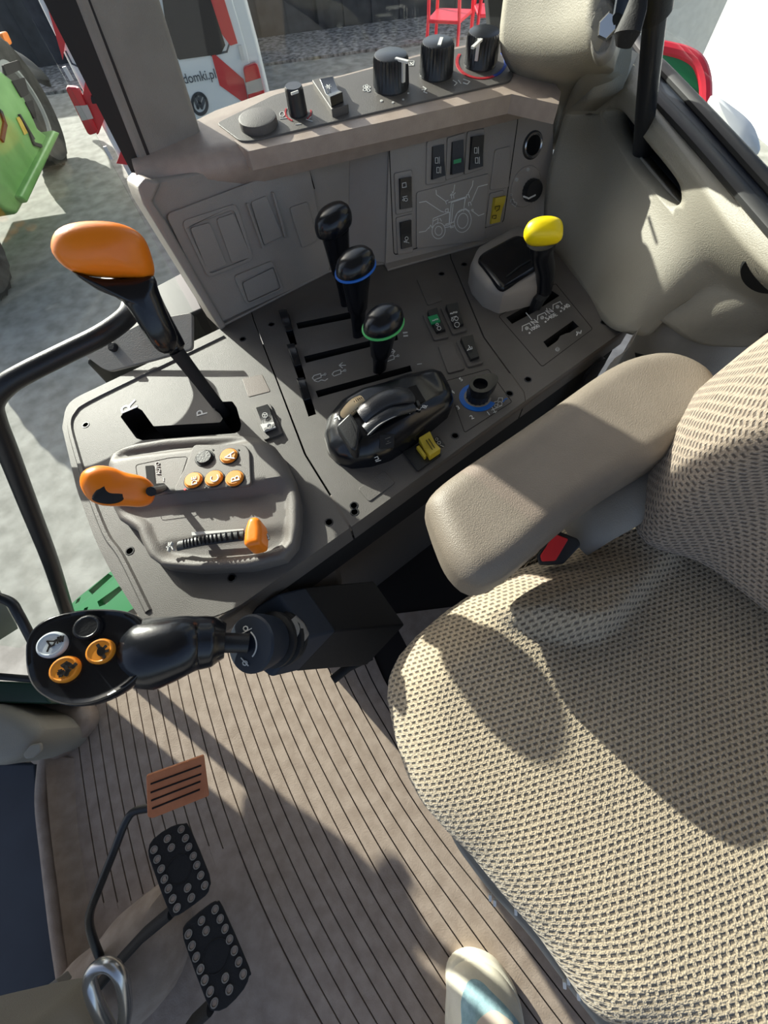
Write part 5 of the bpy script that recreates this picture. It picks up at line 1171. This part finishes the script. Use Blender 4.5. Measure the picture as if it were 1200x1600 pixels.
# van
v0 = P(205, 287, GZ + .30); v1 = P(443, 236, GZ + .30); v1 = Vector((v1.x, v1.y, v1.z)); vd = (v1 - v0); vd.z = 0; vL = vd.length; vd.normalize()
VP = Pl(v0, vd, (0, 0, 1)); vn = Vector((-vd.y, vd.x, 0))
VN = thing('van', 'white delivery van with red stripes seen from behind', 'van', Vector((v0.x, v0.y, GZ)))
H_ = 2.3
def vsec(s_, top): return None
pr = [(0, 0), (.0, .75), (.02, 1.1), (.08, 1.7), (.16, H_ - .1), (.28, H_), (vL - .28, H_), (vL - .16, H_ - .1), (vL - .08, 1.7), (vL - .02, 1.1), (vL, .75), (vL, 0)]
ext(bm := NB(), VP, pr, -5.0, -.02); obj('body', bm, 'vanwhite', VN, bevel=.04)
ext(bm := NB(), VP, [(p[0] if p[0] > .1 else p[0] + .12, p[1]) if p[0] < vL - .1 else (p[0] - .12, p[1]) for p in pr], -.05, .0); obj('rear_doors', bm, 'vanwhite', VN, bevel=.01)
vp = VP.up(.002)
ext(bm := NB(), VP, [(-.02, -.24), (vL + .02, -.24), (vL + .02, .02), (-.02, .02)], -.2, .06); obj('bumper', bm, 'rubber', VN, bevel=.03)
def vpoly(name, pts, m, h=.004, parent=VN, pl=None): 
    pl = pl or vp; return obj(name, ext(NB(), pl, px(pl, pts), -.001, h), m, parent)
vpoly('rear_window', [(245, -60), (310, -60), (352, 70), (345, 84), (280, 93), (265, 80)], 'darkglass', .008)
a_ = lambda L_: C(2.6667, 0, 0, L_)
for pts in ([(820, 0), (820, -200), (905, -200), (935, 0), (990, 180), (960, 190)], [(875, 205), (900, 230), (1015, 330), (1040, 445), (915, 355)], [(190, 0), (150, -150), (230, -150), (262, 0), (283, 90), (262, 250)], [(365, 275), (345, 400), (350, 480), (405, 560), (412, 555), (440, 480)], [(520, 585), (485, 680), (560, 690)], [(835, 505), (915, 492), (880, 530)]):
    vpoly('red_stripe', a_(pts), 'vanred', .005)
for quad, lab in ((([(1010, 275), (1070, 255), (1110, 420), (1040, 440)]), 'right rear lamp'), (([(270, 355), (330, 360), (412, 545), (370, 560)]), 'left rear lamp')):
    o = obj('tail_lamp', ext(NB(), vp, rp(px(vp, a_(quad)), .03), -.02, .04), 'tail', VN, bevel=.01, label=lab)
    q4_ = [Vector(q) for q in a_(quad)]
    mid = [tuple(q4_[0].lerp(q4_[3], .42)), tuple(q4_[1].lerp(q4_[2], .42)), tuple(q4_[1].lerp(q4_[2], .72)), tuple(q4_[0].lerp(q4_[3], .72))]
    v4 = VP.up(.042); obj('clear_lens', ext(NB(), v4, px(v4, mid), -.01, .004), 'tailc', o)
M['logo'] = mat('logo_grey', (70, 78, 88), .3, metal=.4)
icon('round_emblem', vp, [circ(312, 162, 11.5, 16, n=26, rot=-8), [(304, 155), (309, 168), (312, 160), (315, 168), (320, 152)], [(307, 150), (311, 159), (314, 149)]], .022, 'logo', VN, h=.01)
tx = text(vp, 'domki.pl', (287, 126), (337, 117), 'logo', VN, name='web_address', h=.004)
obj('number_plate', ext(NB(), vp, px(vp, a_([(430, 430), (470, 440), (495, 520), (455, 515)])), 0, .02), 'blue', VN, bevel=.004)
obj('door_handle', ext(NB(), vp, rp(px(vp, a_([(378, 395), (435, 392), (440, 420), (385, 425)])), .01), 0, .05), 'rubber', VN, bevel=.01)
for q_ in ([(275, 215), (300, 265), (350, 288)], [(930, 0), (965, 150), (945, 215), (880, 230)]): strokes(bm := NB(), vp, [a_(q_)], .012, .003); obj('door_seam', bm, 'logo', VN)
for pts in ([(1000, 195), (1010, 240)], [(272, 285), (295, 325)], [(440, 615), (462, 655)]): strokes(bm := NB(), vp, [a_(pts)], .03, .02); obj('door_hinge', bm, 'lgrey', VN)
# side of the van: dark panel and stripes on the right flank
VS = Pl(v1 + Vector((0, 0, 0)) + vd * .002, vn, (0, 0, 1))
obj('side_graphic', ext(NB(), VS, [(.3, .9), (1.6, .9), (1.4, 1.6), (.5, 1.6)], -.002, .004), 'darkglass', VN)
for k_ in range(4): obj('side_stripe', ext(NB(), VS, [(.15 + k_ * .5, .0), (.3 + k_ * .5, .0), (.6 + k_ * .5, .7), (.45 + k_ * .5, .7)], -.002, .006), 'vanred', VN)
def wheel(c, ax, r, w, hubm, name, parent, rimr=.55, tread=True):
    c = Vector(c); ax = Vector(ax).normalized(); n = 56; prof_ = [(r * .62, -w * .36), (r * .9, -w * .5), (r, -w * .42), (r, w * .42), (r * .9, w * .5), (r * .62, w * .36), (r * .58, w * .3)]
    o = obj(name, lathe(NB(), c, ax, prof_, n, cap=True, ribs=1 if tread else 0, ribd=r * .035, ribrange=(2, 3)), 'tyre', parent)
    obj('rim', lathe(NB(), c, ax, [(r * .62, w * .2), (r * .62, w * .38), (r * .56, w * .38), (r * .48, w * .15), (r * .36, w * .12)], 36), 'rim', o)
    h = obj('hub', lathe(NB(), c, ax, [(r * .36, w * .1), (r * .34, w * .22), (r * .15, w * .26)], 24), hubm, o)
    for k_ in range(6):
        a = k_ * math.pi / 3; u = ax.orthogonal().normalized(); v = ax.cross(u); q = c + (u * math.cos(a) + v * math.sin(a)) * r * .25
        obj('wheel_bolt', lathe(NB(), q, ax, [(r * .03, w * .2), (r * .03, w * .3)], 6), 'steel', o)
    return o
vw = v1 + vn * .95 + Vector((0, 0, -.08)) - vd * .1; wheel(vw, vd, .34, .22, 'rim', 'rear_wheel', VN, tread=False)
wheel(v0 + vn * .95 + Vector((0, 0, -.08)) + vd * .1, -vd, .34, .22, 'rim', 'rear_wheel', VN, tread=False)
# telehandler at the left
TH = thing('telehandler', 'light green telehandler parked beside the van', 'vehicle', (-3.6, 5.3, GZ))
t0 = P(20, 455, GZ); t1 = P(108, 250, GZ); td = (t1 - t0); td.z = 0; td.normalize(); TPn = Pl(t0, -td, (0, 0, 1))
TPn = Pl(t0, td, (0, 0, 1)); 
if TPn.n.dot(CAM - t0) < 0: TPn = Pl(t0, -td, (0, 0, 1))
TB = TPn.up(.22)
th = px(TB, [(-60, 100), (0, 108), (28, 130), (45, 165), (60, 200), (82, 218), (84, 232), (55, 290), (30, 335), (12, 330), (-10, 315), (-60, 330)])
ext(bm := NB(), TB, th, -1.1, 0); obj('body', bm, 'tgreen', TH, bevel=.04)
t3 = lambda L_: C(3.2, 0, 0, L_)
ext(bm := NB(), TB, px(TB, t3([(245, 655), (278, 668), (110, 1020), (70, 985)])), -.12, .06); obj('sill_step', bm, 'tgreen', TH, bevel=.02)
tb = TB.up(.002)
for pts in ([(10, 325), (90, 300), (108, 345), (30, 380)], [(55, 405), (118, 388), (140, 470), (105, 490)], [(122, 510), (158, 500), (178, 585), (168, 595)]): obj('air_grille', ext(NB(), tb, rp(px(tb, t3(pts)), .02), -.01, .012), 'groove', TH)
strokes(bm := NB(), tb, [t3([(95, 580), (160, 690)]), t3([(0, 560), (20, 620), (5, 700)]), t3([(150, 680), (165, 720), (200, 730)])], .03, .02); obj('side_handle', bm, 'rubber', TH)
obj('warning_label', ext(NB(), tb, px(tb, t3([(80, 590), (95, 583), (135, 665), (120, 675)])), 0, .008), 'sand', TH)
cwf = TPn.px(93, 170); rf = (TPn.w(*cwf).z - GZ); cc = P(116, 252, GZ)
wheel(cc - TPn.n * .25 + Vector((0, 0, .54)), TPn.n, .54, .36, 'tgreen', 'wheel', TH)
cc = P(20, 455, GZ); wheel(cc - TPn.n * .18 + Vector((0, 0, .54)) , TPn.n, .54, .36, 'tgreen', 'wheel', TH)
tube(bm := NB(), smooth_path([TPn.w(*TPn.px(*q_), -.3) for q_ in ((30, 150), (45, 108), (62, 92), (85, 98), (100, 120))], 4), [(.05, .22)] * 17, 12); obj('mudguard', bm, 'rubber', TH)
ext(bm := NB(), TPn, rp(px(TPn, t3([(95, 150), (120, 142), (148, 205), (125, 220)])), .03), -.35, -.2); obj('orange_lamp', bm, 'orange', TH, bevel=.02)
ext(bm := NB(), TPn, px(TPn, [(-60, 20), (10, 20), (16, 38), (-4, 110), (-60, 110)]), -1.0, -.4); obj('cab', bm, 'darkglass', TH, bevel=.02)
# building behind the telehandler
b0 = P(-40, 60, GZ); BL = thing('shed', 'dark corrugated shed behind the telehandler', 'building', (-6.5, 12.5, GZ))
ext(bm := NB(), Z0(GZ), [(-12, 11.6), (-4.2, 11.6), (-4.2, 13), (-12, 13)], 0, 1.2); obj('wall', bm, 'fence', BL)
# red chairs
def chair(px0, depth, yaw, label):
    s_ = D(*px0, depth); z = s_.z; t = thing('garden_chair', label, 'chair', Vector((s_.x, s_.y, GZ)), 'red garden chairs outside')
    c, sn = math.cos(yaw), math.sin(yaw); W_ = lambda a, b, h: Vector((s_.x + a * c - b * sn, s_.y + a * sn + b * c, h))
    pl = Pl(W_(0, 0, z), (c, sn, 0), (-sn, c, 0))
    obj('seat', ext(NB(), pl, rp([(-.23, -.22), (.23, -.22), (.2, .22), (-.2, .22)], .04), -.03, 0), 'chair', t, bevel=.01)
    for a, b in ((-.22, -.2), (.22, -.2)): obj('leg', tube(NB(), [W_(a, b, z + .2), W_(a * 1.02, b * 1.03, z), W_(a * 1.12, b * 1.2, GZ)], [(.018, .022), (.024, .018), (.014, .014)], 10), 'chair', t)
    for a, b in ((-.19, .2), (.19, .2)): obj('leg', tube(NB(), [W_(a * .9, b * 1.3, z + .42), W_(a, b, z), W_(a * 1.15, b * 1.35, GZ)], [(.018, .02), (.022, .02), (.014, .014)], 10), 'chair', t)
    for b in (-1, 1): obj('armrest', tube(NB(), smooth_path([W_(.22 * b, -.2, z + .2), W_(.235 * b, 0, z + .215), W_(.18 * b, .25, z + .22)], 4), [(.022, .012)] * 9, 10), 'chair', t)
    obj('backrest', tube(NB(), smooth_path([W_(-.175, .26, z + .4), W_(0, .3, z + .42), W_(.175, .26, z + .4)], 4), [(.05, .012)] * 9, 10), 'chair', t)
chair((702, 22), 4.6, math.radians(150), 'red plastic chair on the concrete, seen whole through the side window')
chair((772, 12), 4.7, math.radians(170), 'red chair cut off by the black window post')
# things behind the rear window
OB = thing('container', 'pale green-grey container wall beyond the rear window', 'container', P(1080, 80, -.3))
e0 = D(1040, 95, 3.2); e1 = D(1092, 92, 3.0)
def vert_at(q, base): return Dn(*q, base)
cpn = facing(e1, (-.1, -1, 0)); ext(bm := NB(), Pl(Vector((e1.x, e1.y, GZ)), (1, .05, 0), (0, 0, 1)), [(-1.2, 0), (.02, 0), (.02, 3.5), (-1.2, 3.5)], -.5, 0); obj('wall', bm, 'olive', OB)
WW = thing('white_wall', 'bright white wall at the top right beyond the rear window', 'wall', (6, 5, GZ))
w0 = P(1010, 66, GZ); w1_ = P(1200, 228, GZ)
wa = w0 + (w0 - w1_) * .5; wb = w1_ + (w1_ - w0) * .8
ext(bm := NB(), Z0(GZ), [tuple(wa.xy), tuple(wb.xy), tuple((wb + Vector((.3, 0, 0))).xy), tuple((wa + Vector((.3, 0, 0))).xy)], 0, 2.6); obj('panel', bm, 'offwhite', WW)
FDR = thing('fender_lamp', 'red and green curved rear fender edge outside the rear window', 'fender', P(1080, 120, .2))
fp = facing(D(1065, 125, .95), (-.5, -.6, .6))
obj('green_face', blob(fp, [(1010, 70), (1050, 80), (1080, 95), (1096, 125), (1100, 165), (1075, 165), (1040, 140), (1000, 120)], (1050, 120), ((1, -.03), (1, 0), (.8, .01), (.3, .012))), 'jgreen', FDR)
tube(bm := NB(), smooth_path([fp.w(*fp.px(*q_), .004) for q_ in ((1010, 74), (1045, 81), (1070, 88), (1090, 102), (1100, 130), (1101, 168))], 4), [.014] * 21, 10); obj('red_edge', bm, 'chair', FDR)
FD2 = thing('work_lamp', 'pale oval lamp outside just above the rear sill', 'lamp', D(1165, 195, .9))
fp2 = facing(D(1165, 200, .9), (-.4, -.6, .7)); obj('lens', blob(fp2, [(1110, 150), (1140, 165), (1170, 190), (1185, 215), (1185, 240), (1150, 230)], (1155, 200), ((1, -.02), (1, 0), (.8, .01), (.3, .014))), 'offwhite', FD2)
# green steps below window 1
GS = thing('cab_step', 'green perforated metal step outside the low window', 'step', P(160, 930, -.2))
gs = lambda L_: C(5, 0, 880, L_)
zs = Z0(-.10); outl = gs([(545, 330), (620, 260), (870, 60), (1100, 200), (1100, 400), (560, 400)])
ho_ = [gs([(600, 285), (632, 262), (618, 300), (588, 320)]), gs([(690, 215), (845, 80), (880, 100), (720, 245)]), gs([(760, 300), (930, 180), (960, 205), (830, 320), (775, 340)]), gs([(660, 350), (690, 340), (680, 370), (650, 375)])]
obj('tread', ext(NB(), zs, px(zs, outl), -.03, 0, [px(zs, h_) for h_ in ho_]), 'jgreen', GS, bevel=.002)
# cab roof and posts out of the picture
struct(obj('ceiling', ext(NB(), Z0(0), [tuple(fa(f, l, 0).xy) for f, l in ((-.7, .85), (.75, .85), (.75, -.75), (-.7, -.75))], 1.5, 1.54), 'greytrim'))

side = lambda f, z: fa(f, .68, z)
bm = NB(); loft(bm, [[side(f, z) + BX * d for f, z in ((-.62, -.02), (-.534, .123), (-.318, .413), (-.28, .5), (-.42, 1.5), (-.95, 1.5), (-.95, -.02))] for d in (0, .03)])
struct(obj('wall_pillar_front', bm, 'greytrim'))
def sunback(q, lat):
    p = P(*q, 0); return p - sd * ((lat - p.dot(BX)) / -sd.dot(BX))
bl_o = [(380, 1328), (372, 1316), (388, 1300), (392, 1268), (402, 1258), (442, 1254), (456, 1270), (500, 1300), (560, 1345), (600, 1386), (604, 1374), (622, 1360), (642, 1368), (652, 1385), (640, 1402), (636, 1412), (655, 1425), (668, 1450), (655, 1490), (640, 1520), (618, 1534), (600, 1522), (585, 1505), (545, 1470), (500, 1425), (470, 1395), (440, 1365), (405, 1330)]
pts_ = [sunback(q, .80) for q in bl_o]
bm = NB(); loft(bm, [pts_, [p_ + BX * .03 for p_ in pts_]]); struct(obj('shadow_caster', bm, 'blackm'))  # added unseen shadow caster, outline projected back from the dark floor patch
